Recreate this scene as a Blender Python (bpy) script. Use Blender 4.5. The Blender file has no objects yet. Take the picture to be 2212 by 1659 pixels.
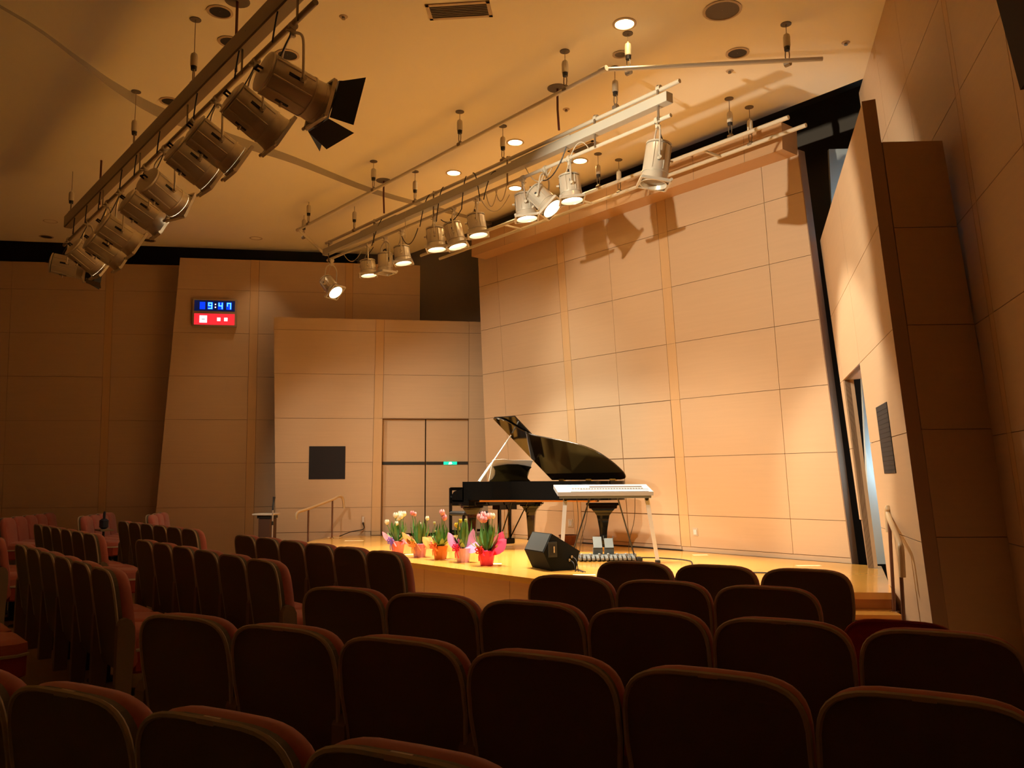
import bpy, math, random
from mathutils import Vector, Matrix
random.seed(7)
C = bpy.context.scene.collection
sc = bpy.context.scene
PI = math.pi
R = math.radians

# ------------------------------------------------------------------ camera
# hall frame: X runs along the stage's rear wall, Y points to it, Z up; the camera stands at (0,0,1.48)
EYE = Vector((0, 0, 1.48)); FPX = 1824.0; CX, CY = 1106.0, 829.5
PITCH, ROLL, AZ = 0.1133, -0.0069, R(140.5)
def cam2hall(v):          # from (right, forward, up) around the view azimuth to hall axes
    return Vector((v[0] * math.sin(AZ) + v[1] * math.cos(AZ), -v[0] * math.cos(AZ) + v[1] * math.sin(AZ), v[2]))
_f = cam2hall((0, math.cos(PITCH), math.sin(PITCH)))
_u0 = cam2hall((0, -math.sin(PITCH), math.cos(PITCH)))
_r0 = cam2hall((1, 0, 0))
RT = _r0 * math.cos(ROLL) + _u0 * math.sin(ROLL)
UP = -_r0 * math.sin(ROLL) + _u0 * math.cos(ROLL)
cd = bpy.data.cameras.new('camera'); cam = bpy.data.objects.new('camera', cd); C.objects.link(cam)
M = Matrix((RT, UP, -_f)).transposed().to_4x4(); M.translation = EYE
cam.matrix_world = M
cd.sensor_width = 36; cd.lens = FPX * 36 / 2212; cd.clip_start = 0.05; cd.clip_end = 100
sc.camera = cam
def ray(x, y): return _f + RT * ((x - CX) / FPX) - UP * ((y - CY) / FPX)
def on_z(x, y, z):
    d = ray(x, y); return EYE + d * ((z - EYE.z) / d.z)
def on_plane(x, y, p, n):
    d = ray(x, y); return EYE + d * ((Vector(p) - EYE).dot(n) / d.dot(n))
def on_y(x, y, yy): return on_plane(x, y, (0, yy, 0), Vector((0, 1, 0)))

# ------------------------------------------------------------------ world, exposure
w = bpy.data.worlds.new('world'); sc.world = w; w.use_nodes = True
w.node_tree.nodes['Background'].inputs[0].default_value = (0.9, 0.6, 0.35, 1)
w.node_tree.nodes['Background'].inputs[1].default_value = 0.0
sc.view_settings.view_transform = 'Standard'; sc.view_settings.look = 'None'
sc.view_settings.exposure = 0.5; sc.view_settings.gamma = 1
sc.view_settings.use_curve_mapping = False
sc.cycles.max_bounces = 8; sc.cycles.diffuse_bounces = 6; sc.cycles.glossy_bounces = 3
sc.cycles.transmission_bounces = 2; sc.cycles.sample_clamp_indirect = 4; sc.cycles.caustics_reflective = False
sc.cycles.caustics_refractive = False
WARM = (1.0, 0.76, 0.48)
SPOT = (1.0, 0.88, 0.68)
P_T, P_V, P_DOWN, P_HOUSE = 480, 440, 36, 60

# ------------------------------------------------------------------ materials
MATS = {}
def mat(name, col, rough=0.6, metal=0.0, emit=None, es=0, grain=None, spec=0.5, bump=0, coat=0, noise=0, nscale=20):
    if name in MATS: return MATS[name]
    m = bpy.data.materials.new(name); m.use_nodes = True; nt = m.node_tree; b = nt.nodes['Principled BSDF']
    b.inputs['Base Color'].default_value = (*col, 1); b.inputs['Roughness'].default_value = rough
    b.inputs['Metallic'].default_value = metal; b.inputs['Specular IOR Level'].default_value = spec
    if coat: b.inputs['Coat Weight'].default_value = coat; b.inputs['Coat Roughness'].default_value = 0.04
    if emit: b.inputs['Emission Color'].default_value = (*emit, 1); b.inputs['Emission Strength'].default_value = es
    if grain or noise:
        tc = nt.nodes.new('ShaderNodeTexCoord'); mp = nt.nodes.new('ShaderNodeMapping'); nz = nt.nodes.new('ShaderNodeTexNoise')
        mp.inputs['Scale'].default_value = grain or (nscale,) * 3
        nz.inputs['Scale'].default_value = 1.0; nz.inputs['Detail'].default_value = 5
        mx = nt.nodes.new('ShaderNodeMix'); mx.data_type = 'RGBA'
        k = noise or 0.1
        mx.inputs[6].default_value = (*[c * (1 - k) for c in col], 1); mx.inputs[7].default_value = (*[min(1, c * (1 + k)) for c in col], 1)
        nt.links.new(tc.outputs['Object'], mp.inputs[0]); nt.links.new(mp.outputs[0], nz.inputs['Vector'])
        nt.links.new(nz.outputs[0], mx.inputs[0]); nt.links.new(mx.outputs[2], b.inputs['Base Color'])
        if bump:
            bp = nt.nodes.new('ShaderNodeBump'); bp.inputs['Strength'].default_value = bump; bp.inputs['Distance'].default_value = 0.004
            nt.links.new(nz.outputs[0], bp.inputs['Height']); nt.links.new(bp.outputs[0], b.inputs['Normal'])
    MATS[name] = m; return m
WOOD = mat('maple veneer', (0.57, 0.405, 0.255), 0.5, grain=(1.2, 1.2, 26), noise=0.055, spec=0.35)
WOOD_STRIP = mat('maple batten', (0.60, 0.39, 0.20), 0.5, grain=(26, 26, 1.2), noise=0.05, spec=0.35)
JOINT = mat('panel joint', (0.30, 0.19, 0.11), 0.8)
JOINT_DK = mat('door joint', (0.03, 0.018, 0.012), 0.8)
EDGE = mat('panel edge', (0.30, 0.18, 0.11), 0.6)
CEIL = mat('ceiling plaster', (0.92, 0.85, 0.68), 0.85, noise=0.02, nscale=1.5, spec=0.2)
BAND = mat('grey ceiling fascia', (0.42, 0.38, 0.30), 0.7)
DARK = mat('dark backstage paint', (0.14, 0.115, 0.09), 0.9)
BACKST = mat('backstage wall paint', (0.42, 0.34, 0.26), 0.8)
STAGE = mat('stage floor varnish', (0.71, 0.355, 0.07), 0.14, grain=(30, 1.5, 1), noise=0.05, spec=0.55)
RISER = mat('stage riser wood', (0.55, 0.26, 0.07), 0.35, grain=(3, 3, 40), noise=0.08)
FLOOR = mat('hall floor wood', (0.36, 0.24, 0.11), 0.4, grain=(3, 20, 1), noise=0.15)
BLACKM = mat('black grille cloth', (0.012, 0.009, 0.012), 0.8)
LACQ = mat('black piano lacquer', (0.003, 0.003, 0.003), 0.07, spec=0.4)
LIDM = mat('piano lid underside lacquer', (0.010, 0.006, 0.004), 0.06, spec=0.6)
PLATE = mat('gold iron plate', (0.55, 0.36, 0.10), 0.35, 0.8)
BRASS = mat('brass', (0.75, 0.52, 0.20), 0.25, 1.0)
SOUND = mat('soundboard spruce', (0.45, 0.23, 0.09), 0.5, noise=0.1)
CREAM = mat('cream lamp enamel', (0.66, 0.60, 0.48), 0.30, 0.45, spec=0.6)
CREAM2 = mat('cream pipe paint', (0.60, 0.53, 0.40), 0.4)
RACE = mat('raceway paint', (0.50, 0.47, 0.38), 0.45)
BLK = mat('black metal', (0.015, 0.015, 0.015), 0.45)
BARN = mat('barn door blued metal', (0.03, 0.035, 0.04), 0.35, 0.5)
SLOT = mat('lamp vent slot', (0.01, 0.01, 0.01), 0.6)
CABLE = mat('black rubber cable', (0.012, 0.010, 0.010), 0.5)
CABLER = mat('dark red power cable', (0.10, 0.018, 0.012), 0.5)
CABLEC = mat('cream cable', (0.55, 0.48, 0.36), 0.5)
WIRE = mat('steel wire', (0.25, 0.20, 0.14), 0.4, 0.6)
CHROME = mat('chrome', (0.7, 0.7, 0.7), 0.15, 1.0)
LENS = mat('lit lens', (1, 0.9, 0.7), 0.3, emit=(1.0, 0.84, 0.58), es=6)
LENSO = mat('unlit lens', (0.25, 0.22, 0.18), 0.1)
DLIT = mat('lit downlight', (1, 0.9, 0.7), 0.3, emit=(1.0, 0.90, 0.70), es=5)
HOLE = mat('dark downlight interior', (0.015, 0.010, 0.008), 0.5)
RIM = mat('downlight rim', (0.55, 0.42, 0.28), 0.5)
GRILL = mat('grey ceiling grille', (0.15, 0.12, 0.09), 0.7)
SHELL = mat('seat back brown cloth', (0.14, 0.125, 0.092), 0.85, noise=0.12, nscale=150)
PINK = mat('rose seat velvet', (0.42, 0.125, 0.11), 0.85, noise=0.12, nscale=60)
PINK.node_tree.nodes['Principled BSDF'].inputs['Sheen Weight'].default_value = 0.3
PIPE = mat('seat piping', (0.44, 0.40, 0.32), 0.7)
ARMC = mat('armrest grey brown cloth', (0.24, 0.19, 0.14), 0.85, noise=0.1, nscale=120)
ARMW = mat('armrest cream edge', (0.62, 0.50, 0.36), 0.6)
SEATP = mat('seat pan red cloth', (0.30, 0.045, 0.03), 0.85)
TAG = mat('seat number tag', (0.45, 0.36, 0.26), 0.5)
RAILP = mat('brown rail post', (0.17, 0.075, 0.045), 0.35)
RAILC = mat('cream handrail', (0.58, 0.42, 0.24), 0.45)
WHITE = mat('white plastic', (0.66, 0.65, 0.64), 0.3)
PAPER = mat('white paper', (0.95, 0.90, 0.88), 0.8)
GREYM = mat('grey plastic', (0.07, 0.08, 0.075), 0.5)
SILV = mat('silver leg paint', (0.62, 0.62, 0.60), 0.35, 0.3)
MON = mat('black carpeted cabinet', (0.008, 0.009, 0.009), 0.85, spec=0.15, noise=0.25, nscale=180)
MONF = mat('cabinet corner grey', (0.024, 0.027, 0.026), 0.7)
GREEN = mat('tulip leaf', (0.10, 0.24, 0.055), 0.5, noise=0.25, nscale=25)
GREENY = mat('pale tulip leaf', (0.22, 0.36, 0.12), 0.5, noise=0.2, nscale=25)
TAPE = mat('pale floor mark', (0.95, 0.78, 0.45), 0.4)
BLUEW = mat('pale backstage panel', (0.62, 0.66, 0.64), 0.6)

# ------------------------------------------------------------------ mesh builder
class MB:
    def __init__(s): s.v = []; s.f = []
    def add(s, vs, fs):
        n = len(s.v); s.v += [tuple(p) for p in vs]; s.f += [tuple(i + n for i in f) for f in fs]; return s
    def box(s, a, b):
        x0, y0, z0 = a; x1, y1, z1 = b
        return s.add([(x0, y0, z0), (x1, y0, z0), (x1, y1, z0), (x0, y1, z0), (x0, y0, z1), (x1, y0, z1), (x1, y1, z1), (x0, y1, z1)],
                     [(0, 3, 2, 1), (4, 5, 6, 7), (0, 1, 5, 4), (1, 2, 6, 5), (2, 3, 7, 6), (3, 0, 4, 7)])
    def rbox(s, a, b, r=0.01):      # box with chamfered vertical+horizontal edges (three stacked rings)
        x0, y0, z0 = a; x1, y1, z1 = b
        def ring(i, z): return [(x0 + i + r, y0 + i, z), (x1 - i - r, y0 + i, z), (x1 - i, y0 + i + r, z), (x1 - i, y1 - i - r, z),
                                (x1 - i - r, y1 - i, z), (x0 + i + r, y1 - i, z), (x0 + i, y1 - i - r, z), (x0 + i, y0 + i + r, z)]
        rs = [ring(r, z0), ring(0, z0 + r), ring(0, z1 - r), ring(r, z1)]
        return s.loft(rs)
    def loft(s, rings, cap=True, closed=True):
        n = len(rings[0]); vs = [p for r_ in rings for p in r_]; fs = []
        for i in range(len(rings) - 1):
            for j in range(n if closed else n - 1):
                k = (j + 1) % n
                fs.append((i * n + j, i * n + k, (i + 1) * n + k, (i + 1) * n + j))
        if cap:
            fs.append(tuple(range(n - 1, -1, -1))); fs.append(tuple((len(rings) - 1) * n + j for j in range(n)))
        return s.add(vs, fs)
    def prism(s, poly, d):          # poly: list of 3-d points, d: extrusion vector
        d = Vector(d); a = [Vector(p) for p in poly]; return s.loft([a, [p + d for p in a]])
    def tube(s, path, r, n=8, cap=True):
        path = [Vector(p) for p in path]; rings = []; up = None
        for i, p in enumerate(path):
            t = (path[min(i + 1, len(path) - 1)] - path[max(i - 1, 0)])
            if t.length < 1e-9: t = Vector((0, 0, 1))
            t.normalize()
            if up is None: up = t.orthogonal().normalized()
            up = (up - t * up.dot(t))
            up = up.normalized() if up.length > 1e-6 else t.orthogonal().normalized()
            b = t.cross(up); rr = r[i] if isinstance(r, (list, tuple)) else r
            rings.append([p + (up * math.cos(2 * PI * j / n) + b * math.sin(2 * PI * j / n)) * rr for j in range(n)])
        return s.loft(rings, cap)
    def lathe(s, prof, n=16, axis='z', o=(0, 0, 0), cap=True):
        rings = []
        for r_, z in prof:
            ring = []
            for j in range(n):
                a = 2 * PI * j / n; c, d = r_ * math.cos(a), r_ * math.sin(a)
                ring.append({'z': (o[0] + c, o[1] + d, o[2] + z), 'y': (o[0] + d, o[1] + z, o[2] + c), 'x': (o[0] + z, o[1] + c, o[2] + d)}[axis])
            rings.append(ring)
        return s.loft(rings, cap)
    def xf(s, m):
        s.v = [tuple(m @ Vector(p)) for p in s.v]; return s
    def build(s, name, m, parent=None, smooth=False, mw=None):
        me = bpy.data.meshes.new(name); me.from_pydata(s.v, [], s.f); me.materials.append(m)
        if smooth:
            me.shade_smooth()
            try: me.set_sharp_from_angle(angle=R(40))
            except Exception: pass
        import bmesh
        b = bmesh.new(); b.from_mesh(me); bmesh.ops.recalc_face_normals(b, faces=b.faces); b.to_mesh(me); b.free()
        o = bpy.data.objects.new(name, me); C.objects.link(o)
        if parent is not None: o.parent = parent
        if mw is not None: o.matrix_world = mw
        return o
def tag(o, label=None, cat=None, group=None, kind=None):
    if label: o['label'] = label
    if cat: o['category'] = cat
    if group: o['group'] = group
    if kind: o['kind'] = kind
    return o
def empty(name, loc=(0, 0, 0), rz=0, label=None, cat=None, group=None, kind=None, mw=None):
    o = bpy.data.objects.new(name, None); C.objects.link(o); o.location = loc; o.rotation_euler = (0, 0, rz)
    o.empty_display_size = 0.1
    if mw is not None: o.matrix_world = mw
    return tag(o, label, cat, group, kind)
def struct(o, label=None, cat=None): return tag(o, label, cat, None, 'structure')
def copy_tree(o, parent=None):
    c = o.copy(); C.objects.link(c)
    if parent is not None: c.parent = parent
    for ch in list(o.children): copy_tree(ch, c)
    return c
def catmull(P, n=6, closed=False):
    P = [Vector(p) for p in P]; out = []; L = len(P)
    for i in range(L if closed else L - 1):
        if closed: a, b, c, d = P[(i - 1) % L], P[i], P[(i + 1) % L], P[(i + 2) % L]
        else: a, b, c, d = P[max(i - 1, 0)], P[i], P[i + 1], P[min(i + 2, L - 1)]
        for k in range(n):
            t = k / n
            out.append(0.5 * ((2 * b) + (c - a) * t + (2 * a - 5 * b + 4 * c - d) * t * t + (3 * b - a - 3 * c + d) * t ** 3))
    if not closed: out.append(P[-1])
    return out
ORD = ['first', 'second', 'third', 'fourth', 'fifth', 'sixth', 'seventh', 'eighth', 'ninth', 'tenth', 'eleventh', 'twelfth']

# ------------------------------------------------------------------ walls made of veneer panels
class Wall:
    """local x along the wall, local z up its (leaning) face, the room on the -y side"""
    def __init__(s, origin, d, lean):
        x = Vector((d[0], d[1], 0)).normalized(); n = Vector((0, 0, 1)).cross(x)     # away from the room
        z = Vector((0, 0, math.cos(R(lean)))) - n * math.sin(R(lean)); y = z.cross(x)
        s.M = Matrix((x, y, z)).transposed().to_4x4(); s.M.translation = Vector(origin)
        s.o = Vector(origin); s.x, s.y, s.z = x, y, z
    def uv(s, px, py):
        p = on_plane(px, py, s.o, s.y) - s.o; return p.dot(s.x), p.dot(s.z)
    def make(s, name, label, poly, cols, rows, strips=(), th=0.12, skip=lambda c, r: False, gap=0.006, mats=(WOOD, WOOD_STRIP), back=JOINT, wide=lambda c, r: 0):
        root = empty(name, mw=s.M.copy(), label=label, cat='wall', kind='structure')
        for i, p in enumerate(poly if isinstance(poly[0][0], (list, tuple)) else [poly]):
            MB().prism([(a, 0.0, b) for a, b in p], (0, th, 0)).build('backing', back, root)
        f = lambda c, z: c(z) if callable(c) else c
        k = 0
        for ci in range(len(cols) - 1):
            st = ci in strips
            rr = list(range(len(rows) - 1))
            for ri in rr:
                if skip(ci, ri): continue
                g = max(gap, wide(ci, ri)); gz = 0.002 if st else g
                z0, z1 = rows[ri] + gz / 2, rows[ri + 1] - gz / 2
                a0, a1 = f(cols[ci], z0) + g / 2, f(cols[ci], z1) + g / 2; b0, b1 = f(cols[ci + 1], z0) - g / 2, f(cols[ci + 1], z1) - g / 2
                if b0 - a0 < 0.02: continue
                MB().prism([(a0, 0, z0), (b0, 0, z0), (b1, 0, z1), (a1, 0, z1)], (0, -0.016, 0)).build('panel' if not st else 'batten', mats[1] if st else mats[0], root)
        s.root = root
        return root

# rear wall of the stage
RW = Wall((-7.929, 9.691, 0.46), (1, 0), 4)
rl = lambda z: -4.50 + 0.155 * z / 5.15
rr_ = lambda z: 2.56 - 0.24 * z / 5.15
RW.make('wall_rear', 'wide leaning maple panelled wall behind the grand piano', [(rl(-.46), -.46), (rr_(-.46), -.46), (rr_(5.15), 5.15), (rl(5.15), 5.15)],
        [rl, -3.80, -2.205, -2.03, -1.025, -0.015, 0.155, 1.784, rr_], [0.065, 0.508, 1.336, 2.161, 2.974, 3.791, 4.607, 5.15], strips=(2, 5),
        wide=lambda c, r: 0.014 if c in (3, 4) and r < 3 else 0)
MB().prism([(rl(0), 0, 0), (-2.04, 0, 0), (-2.04, 0, .06), (rl(0), 0, .06)], (0, -0.014, 0)).build('baseboard_rear', WOOD_STRIP, RW.root)
MB().prism([(0.0, 0, 0), (rr_(0), 0, 0), (rr_(0), 0, .06), (0.0, 0, .06)], (0, -0.014, 0)).build('baseboard_rear', WOOD, RW.root)
MB().box((-2.03, -0.012, 0.015), (-0.015, 0, 0.062)).build('door_sill', WOOD, RW.root)
MB().box((-2.06, -0.014, -0.0), (0.02, 0, 0.014)).build('door_gap', JOINT_DK, RW.root)
MB().prism([(rr_(-.4), -0.017, -.4), (rr_(-.4) + .01, -0.017, -.4), (rr_(5.15) + .01, -0.017, 5.15), (rr_(5.15), -0.017, 5.15)], (0, 0.15, 0)).build('edge_trim', EDGE, RW.root)

# valance box over the rear wall
v = MB().box((-12.05, 9.0, 5.53), (-5.62, 9.34, 5.56)); v.box((-12.05, 9.0, 5.56), (-5.62, 9.03, 5.88)); v.box((-5.65, 9.03, 5.56), (-5.62, 9.34, 5.88)); v.box((-12.05, 9.03, 5.56), (-12.02, 9.34, 5.88))
val = struct(v.build('trim_1', mat('valance wood', (0.50, 0.30, 0.15), 0.5, grain=(1, 1, 20), noise=0.06)), 'long wooden box moulding above the rear stage wall', 'moulding')
for i in range(7):
    x = -11.1 + i * 0.82
    MB().box((x, 8.997, 5.53), (x + .005, 9.0, 5.88)).build('joint', JOINT, val)

# left stage wall with the double doors
DW = Wall((-14.612, 7.71, 0.46), (0.508, 0.862), 2)
dl = lambda z: -1.11 - 0.115 * z / 4.14
ds0 = lambda z: 0.65 + 0.05 * z / 4.14
ds1 = lambda z: 0.828 + 0.035 * z / 4.14
DW.make('wall_left', 'maple panelled stage side wall around the double doors', [[(dl(-.46), -.46), (0.842, -.46), (0.842, 4.14), (dl(4.14), 4.14)], [(0.842, 2.215), (3.05, 2.215), (3.05, 4.14), (0.842, 4.14)], [(2.512, -.46), (3.05, -.46), (3.05, 2.215), (2.512, 2.215)]],
        [dl, ds0, ds1, 2.512, 3.05], [0.072, 0.525, 1.377, 2.215, 3.062, 3.903, 4.14], strips=(1,), skip=lambda c, r: c == 2 and r < 3)
b = MB().box((dl(-.4), -0.014, -.46), (0.64, 0, 0.066)); b.build('baseboard_left', WOOD, DW.root)
MB().box((0.66, -0.015, 0), (0.828, 0, 0.07)).build('batten', WOOD_STRIP, DW.root)
MB().box((2.52, -0.014, 0), (3.0, 0, 0.066)).build('baseboard_left', WOOD, DW.root)
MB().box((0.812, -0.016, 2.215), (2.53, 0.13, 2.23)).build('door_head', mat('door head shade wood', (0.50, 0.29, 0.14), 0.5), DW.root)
door = empty('door_1', mw=DW.M.copy(), label='recessed maple double doors with a black push band, left of the piano', cat='door', kind='structure')
for k, (a, b2) in enumerate(((0.846, 1.668), (1.688, 2.508))):
    lf = MB().box((a, 0.10, 0.01), (b2, 0.14, 2.21)).build('door_leaf', JOINT, door)
    for z0, z1 in ((0.015, .522), (.528, 1.325), (1.385, 2.205)):
        MB().box((a + .002, 0.085, z0), (b2 - .002, 0.10, z1)).build('panel', WOOD, lf)
    MB().box((a + .004, 0.07, 1.328), (b2 - .004, 0.10, 1.382)).build('push_band', BLK, lf)
MB().box((0.84, 0.14, -0.0), (2.52, 0.18, 2.22)).build('door_frame', JOINT_DK, door)
sg = MB().box((2.03, 0.055, 1.326), (2.29, 0.07, 1.384)).build('exit_sign', mat('green exit sign', (0.0, 0.35, 0.2), 0.4, emit=(0.0, 0.75, 0.42), es=0.9), door)
tag(sg, 'small lit green running-figure sign on the push band')
fg = MB(); fg.box((2.135, 0.05, 1.334), (2.185, 0.055, 1.376)); fg.lathe([(0.010, 0), (0.010, 0.004)], 8, 'y', (2.17, 0.05, 1.369)); fg.box((2.125, 0.05, 1.332), (2.15, 0.055, 1.345)); fg.box((2.18, 0.05, 1.348), (2.2, 0.055, 1.356))
fg.build('running_figure', mat('white sign figure', (0.8, 0.9, 0.85), 0.4, emit=(0.75, 1, 0.85), es=1.1), sg)

# clock wall, further left
d81 = (0.508, 0.862)
p = EYE + ray(540, 1095) * (16.5 / (ray(540, 1095).dot(cam2hall((0, 1, 0)))))
FL = Wall(p, d81, 2)
FR = [FL.uv(x, y)[1] for x, y in ((545, 1095), (548, 1000.4), (552, 907), (555, 814.3), (557, 721.5), (560, 629), (562, 562.4))]
zt = FR[-1]; zb = -p.z
e0, e1 = FL.uv(335, 1130), FL.uv(390, 550)
fl = lambda z: e0[0] + (e1[0] - e0[0]) * (z - e0[1]) / (e1[1] - e0[1])
s0 = FL.uv(530, 1095)[0]; s1 = FL.uv(549, 1095)[0]; s2 = FL.uv(746.4, 600)[0]; s3 = FL.uv(762.5, 600)[0]; s4 = FL.uv(908, 570)[0]
FL.make('wall_left_clock', 'maple panelled side wall that carries the digital clock', [(fl(zb), zb), (s4, zb), (s4, zt), (fl(zt), zt)],
        [fl, s0, s1, s2, s3, s4], [zb] + FR, strips=(1, 3))
# darkest wall at far left
az = R(82.8); dd = cam2hall((math.sin(az), math.cos(az), 0))
p = EYE + ray(370, 1095) * (16.75 / (ray(370, 1095).dot(cam2hall((0, 1, 0)))))
FF = Wall(p, (dd.x, dd.y), 2)
GR = [FF.uv(x, y)[1] for x, y in ((370, 1094), (370, 1002), (370, 909), (370, 815.5), (370, 723.5), (370, 631), (370, 573))]
zt2 = GR[-1]; zb2 = -p.z
t0 = FF.uv(219, 900)[0]; t1 = FF.uv(236, 900)[0]
FF.make('wall_left_audience', 'dim maple panelled side wall beside the left seats', [(t0 - 7, zb2), (1.0, zb2), (1.0, zt2), (t0 - 7, zt2)],
        [t0 - 7, t0 - 5.2, t0 - 3.5, t0 - 1.75, t0, t1, t1 + 1.9], [zb2] + GR, strips=(4,))

# right stage wall (splayed slab with the side opening)
P1 = Wall((-3.792, 7.641, 0.46), (0.574, -0.819), 4)
pl = lambda z: -(2.10 + 0.49 * z / 4.0)
P1.make('wall_right', 'splayed maple panelled stage wall with an opening and black grille, right of the stage',
        [[(-0.52, -.46), (1.475, -.46), (1.475, 4.0), (-0.52, 4.0)], [(pl(2.158), 2.158), (-0.52, 2.158), (-0.52, 4.0), (pl(4.0), 4.0)], [(pl(0), 0), (-2.05, 0), (-2.05, 2.158), (pl(2.158), 2.158)]],
        [pl, -2.05, -0.52, 1.475], [-.45, 0.541, 1.36, 2.158, 2.99, 4.0], skip=lambda c, r: (c == 1 and r < 3) or (c == 0 and r < 1), th=0.06)
MB().box((1.475, -0.017, -.46), (1.485, 0.085, 4.01)).build('edge_trim', mat('slab end veneer', (0.42, 0.28, 0.19), 0.6), P1.root)
MB().box((-0.52, 0.0, 0), (-0.50, 0.3, 2.158)).build('door_jamb', WOOD, P1.root)
MB().box((-2.07, 0.0, 0), (-2.05, 0.10, 2.158)).build('door_jamb', WOOD, P1.root)
MB().box((-2.07, 0.0, 2.158), (-0.50, 0.3, 2.178)).build('door_head', WOOD, P1.root)
# return panel between the slab and the right hall wall
foot = P1.M @ Vector((1.475, 0.09, -0.46))
az = R(92); dd = cam2hall((math.sin(az), math.cos(az), 0))
P2 = Wall(foot, (dd.x, dd.y), -1)
rw2 = [0, 1.03, 1.83, 2.63, 3.4, P2.uv(2000, 311)[1]]
ra, rb_ = P2.uv(2210, 1314), P2.uv(2034, 305); rw2[-1] = rb_[1]
p2r = lambda z: ra[0] + (rb_[0] - ra[0]) * (z - ra[1]) / (rb_[1] - ra[1])
p2l = lambda z: -.01 - .066 * z
P2.make('wall_right_return', 'shadowed narrow return wall facing the seats at the right', [(p2l(0), 0), (p2r(0), 0), (p2r(rw2[-1]), rw2[-1]), (p2l(rw2[-1]), rw2[-1])],
        [p2l, p2r], rw2)
# right hall wall
az = R(15.5); dd = cam2hall((-math.sin(az), -math.cos(az), 0))
q3 = EYE + ray(2210, 1314) * (6.25 / ray(2210, 1314).dot(cam2hall((0, 1, 0))))
P3 = Wall(q3, (dd.x, dd.y), 4)
z3 = q3.z / math.cos(R(4)); top3 = (6.13 - q3.z) / math.cos(R(4)) + 0.01
rows3 = [-z3, -0.36, 0.46, 1.255, 2.11, 2.93, 3.78, 4.60, top3]
P3.make('wall_right_audience', 'tall dim maple panelled hall wall at the right edge', [[(-1.15, -z3), (12, -z3), (12, top3), (-1.15, top3)], [(-3.6, 2.11), (-1.15, 2.11), (-1.15, top3), (-3.6, top3)]],
        [-3.6, -2.3, -1.15, 0.30, 0.415, 1.50, 2.6, 3.7, 5.2, 6.8, 9.0, 12], rows3, strips=(3,), skip=lambda c, r: c < 2 and r < 4)

sp0, sp1 = P3.uv(2186, 0), P3.uv(2212, 95)
k_ = (sp1[0] - sp0[0]) / (sp1[1] - sp0[1])
tag(MB().prism([(sp1[0] + k_ * -.3, -.02, sp1[1] - .3), (sp1[0] + .35, -.02, sp1[1] - .3), (sp1[0] + .35, -.02, sp0[1] + .5), (sp0[0] + k_ * .5, -.02, sp0[1] + .5)], (0, -.06, 0)).build('dark_panel', mat('dark purple cloth', (.02, .008, .015), .9), None, mw=P3.M.copy()), 'dark purple cloth panel on the right wall at the top right corner', 'wall panel')
# backstage, plenum and the unseen closing walls
def plain_wall(name, pts, m, label, t=0.08, cat='wall'):
    a, b_, z0, z1 = pts; a = Vector(a); b_ = Vector(b_); n = Vector((-(b_ - a).y, (b_ - a).x)).normalized() * t
    o = MB().prism([(a.x, a.y, z0), (b_.x, b_.y, z0), (b_.x, b_.y, z1), (a.x, a.y, z1)], (n.x, n.y, 0)).build(name, m)
    return struct(o, label, cat)
plain_wall('wall_rear_backstage', ((-19, 10.9), (-0.5, 10.9), 0, 7.0), DARK, 'dark backstage wall seen above and beside the rear stage wall')
a = DW.M @ Vector((0.3, 1.0, 0)); b_ = DW.M @ Vector((4.0, 1.0, 0))
bl = plain_wall('wall_left_backstage', ((a.x, a.y), (b_.x, b_.y), 0, 6.9), BACKST, 'grey brown backstage wall between the clock wall and rear wall')
plain_wall('wall_left_plenum', ((-24, -1.0), (-15.5, 11.5), 0, 7.0), DARK, 'black void wall above the left panelled walls')
plain_wall('wall_back', ((6, -5.0), (-24, -5.0), 0, 7.0), mat('rear hall wall veneer', (0.56, 0.47, 0.36), 0.6), 'hall wall behind the photographer')
plain_wall('wall_left_end', ((-24, -5.0), (-24, -1.0), 0, 7.0), DARK, 'closing hall wall at the far left')
plain_wall('wall_right_backstage', ((-0.5, 10.9), (0.5, 5.0), 0, 7.0), DARK, 'backstage side wall')
struct(MB().box((-25, -5.2, -0.06), (7, 11.2, 0)).build('floor', FLOOR), 'dim wooden hall floor under the seats', 'floor')

# ------------------------------------------------------------------ ceiling
ZC = 6.13
curve = catmull([(-7.0, -5.0, .02), (-8.3, -0.9, .03), (-9.165, 1.105, .035), (-9.797, 1.941, .06), (-10.187, 2.427, .11), (-10.558, 3.114, .15), (-10.859, 4.323, .13), (-11.025, 5.082, .11), (-11.468, 6.555, .09), (-11.6, 7.9, .07), (-11.7, 9.2, .05)], 5)
cr = empty('ceiling', label='wide plain warm white hall ceiling with a curved grey step', cat='ceiling', kind='structure')
m_ = MB(); n = len(curve)
vs = [(p.x, p.y, ZC) for p in curve] + [(-1.0 if p.y > 5 else 7, p.y, ZC) for p in curve]
m_.add(vs, [(i, i + 1, n + i + 1, n + i) for i in range(n - 1)])
m_.build('ceiling_field', CEIL, cr)
m_ = MB()
def farx(y): return -21.2 + 0.0 * y if y < 0 else -19.9 + (y - 0) * 0.575
vs = [(p.x, p.y, ZC - p.z) for p in curve]
for k in (0.15, 0.4, 0.7, 1.0): vs += [(p.x + (farx(p.y) - p.x) * k, p.y, ZC - p.z * (1 - k) ** 2) for p in curve]
m_.add(vs, [(r_ * n + i, r_ * n + i + 1, (r_ + 1) * n + i + 1, (r_ + 1) * n + i) for r_ in range(4) for i in range(n - 1)])
m_.build('ceiling_field', CEIL, cr, smooth=True)
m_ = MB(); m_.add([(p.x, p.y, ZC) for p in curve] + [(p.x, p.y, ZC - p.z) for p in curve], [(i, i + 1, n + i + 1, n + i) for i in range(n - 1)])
m_.build('fascia', BAND, cr)
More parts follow.
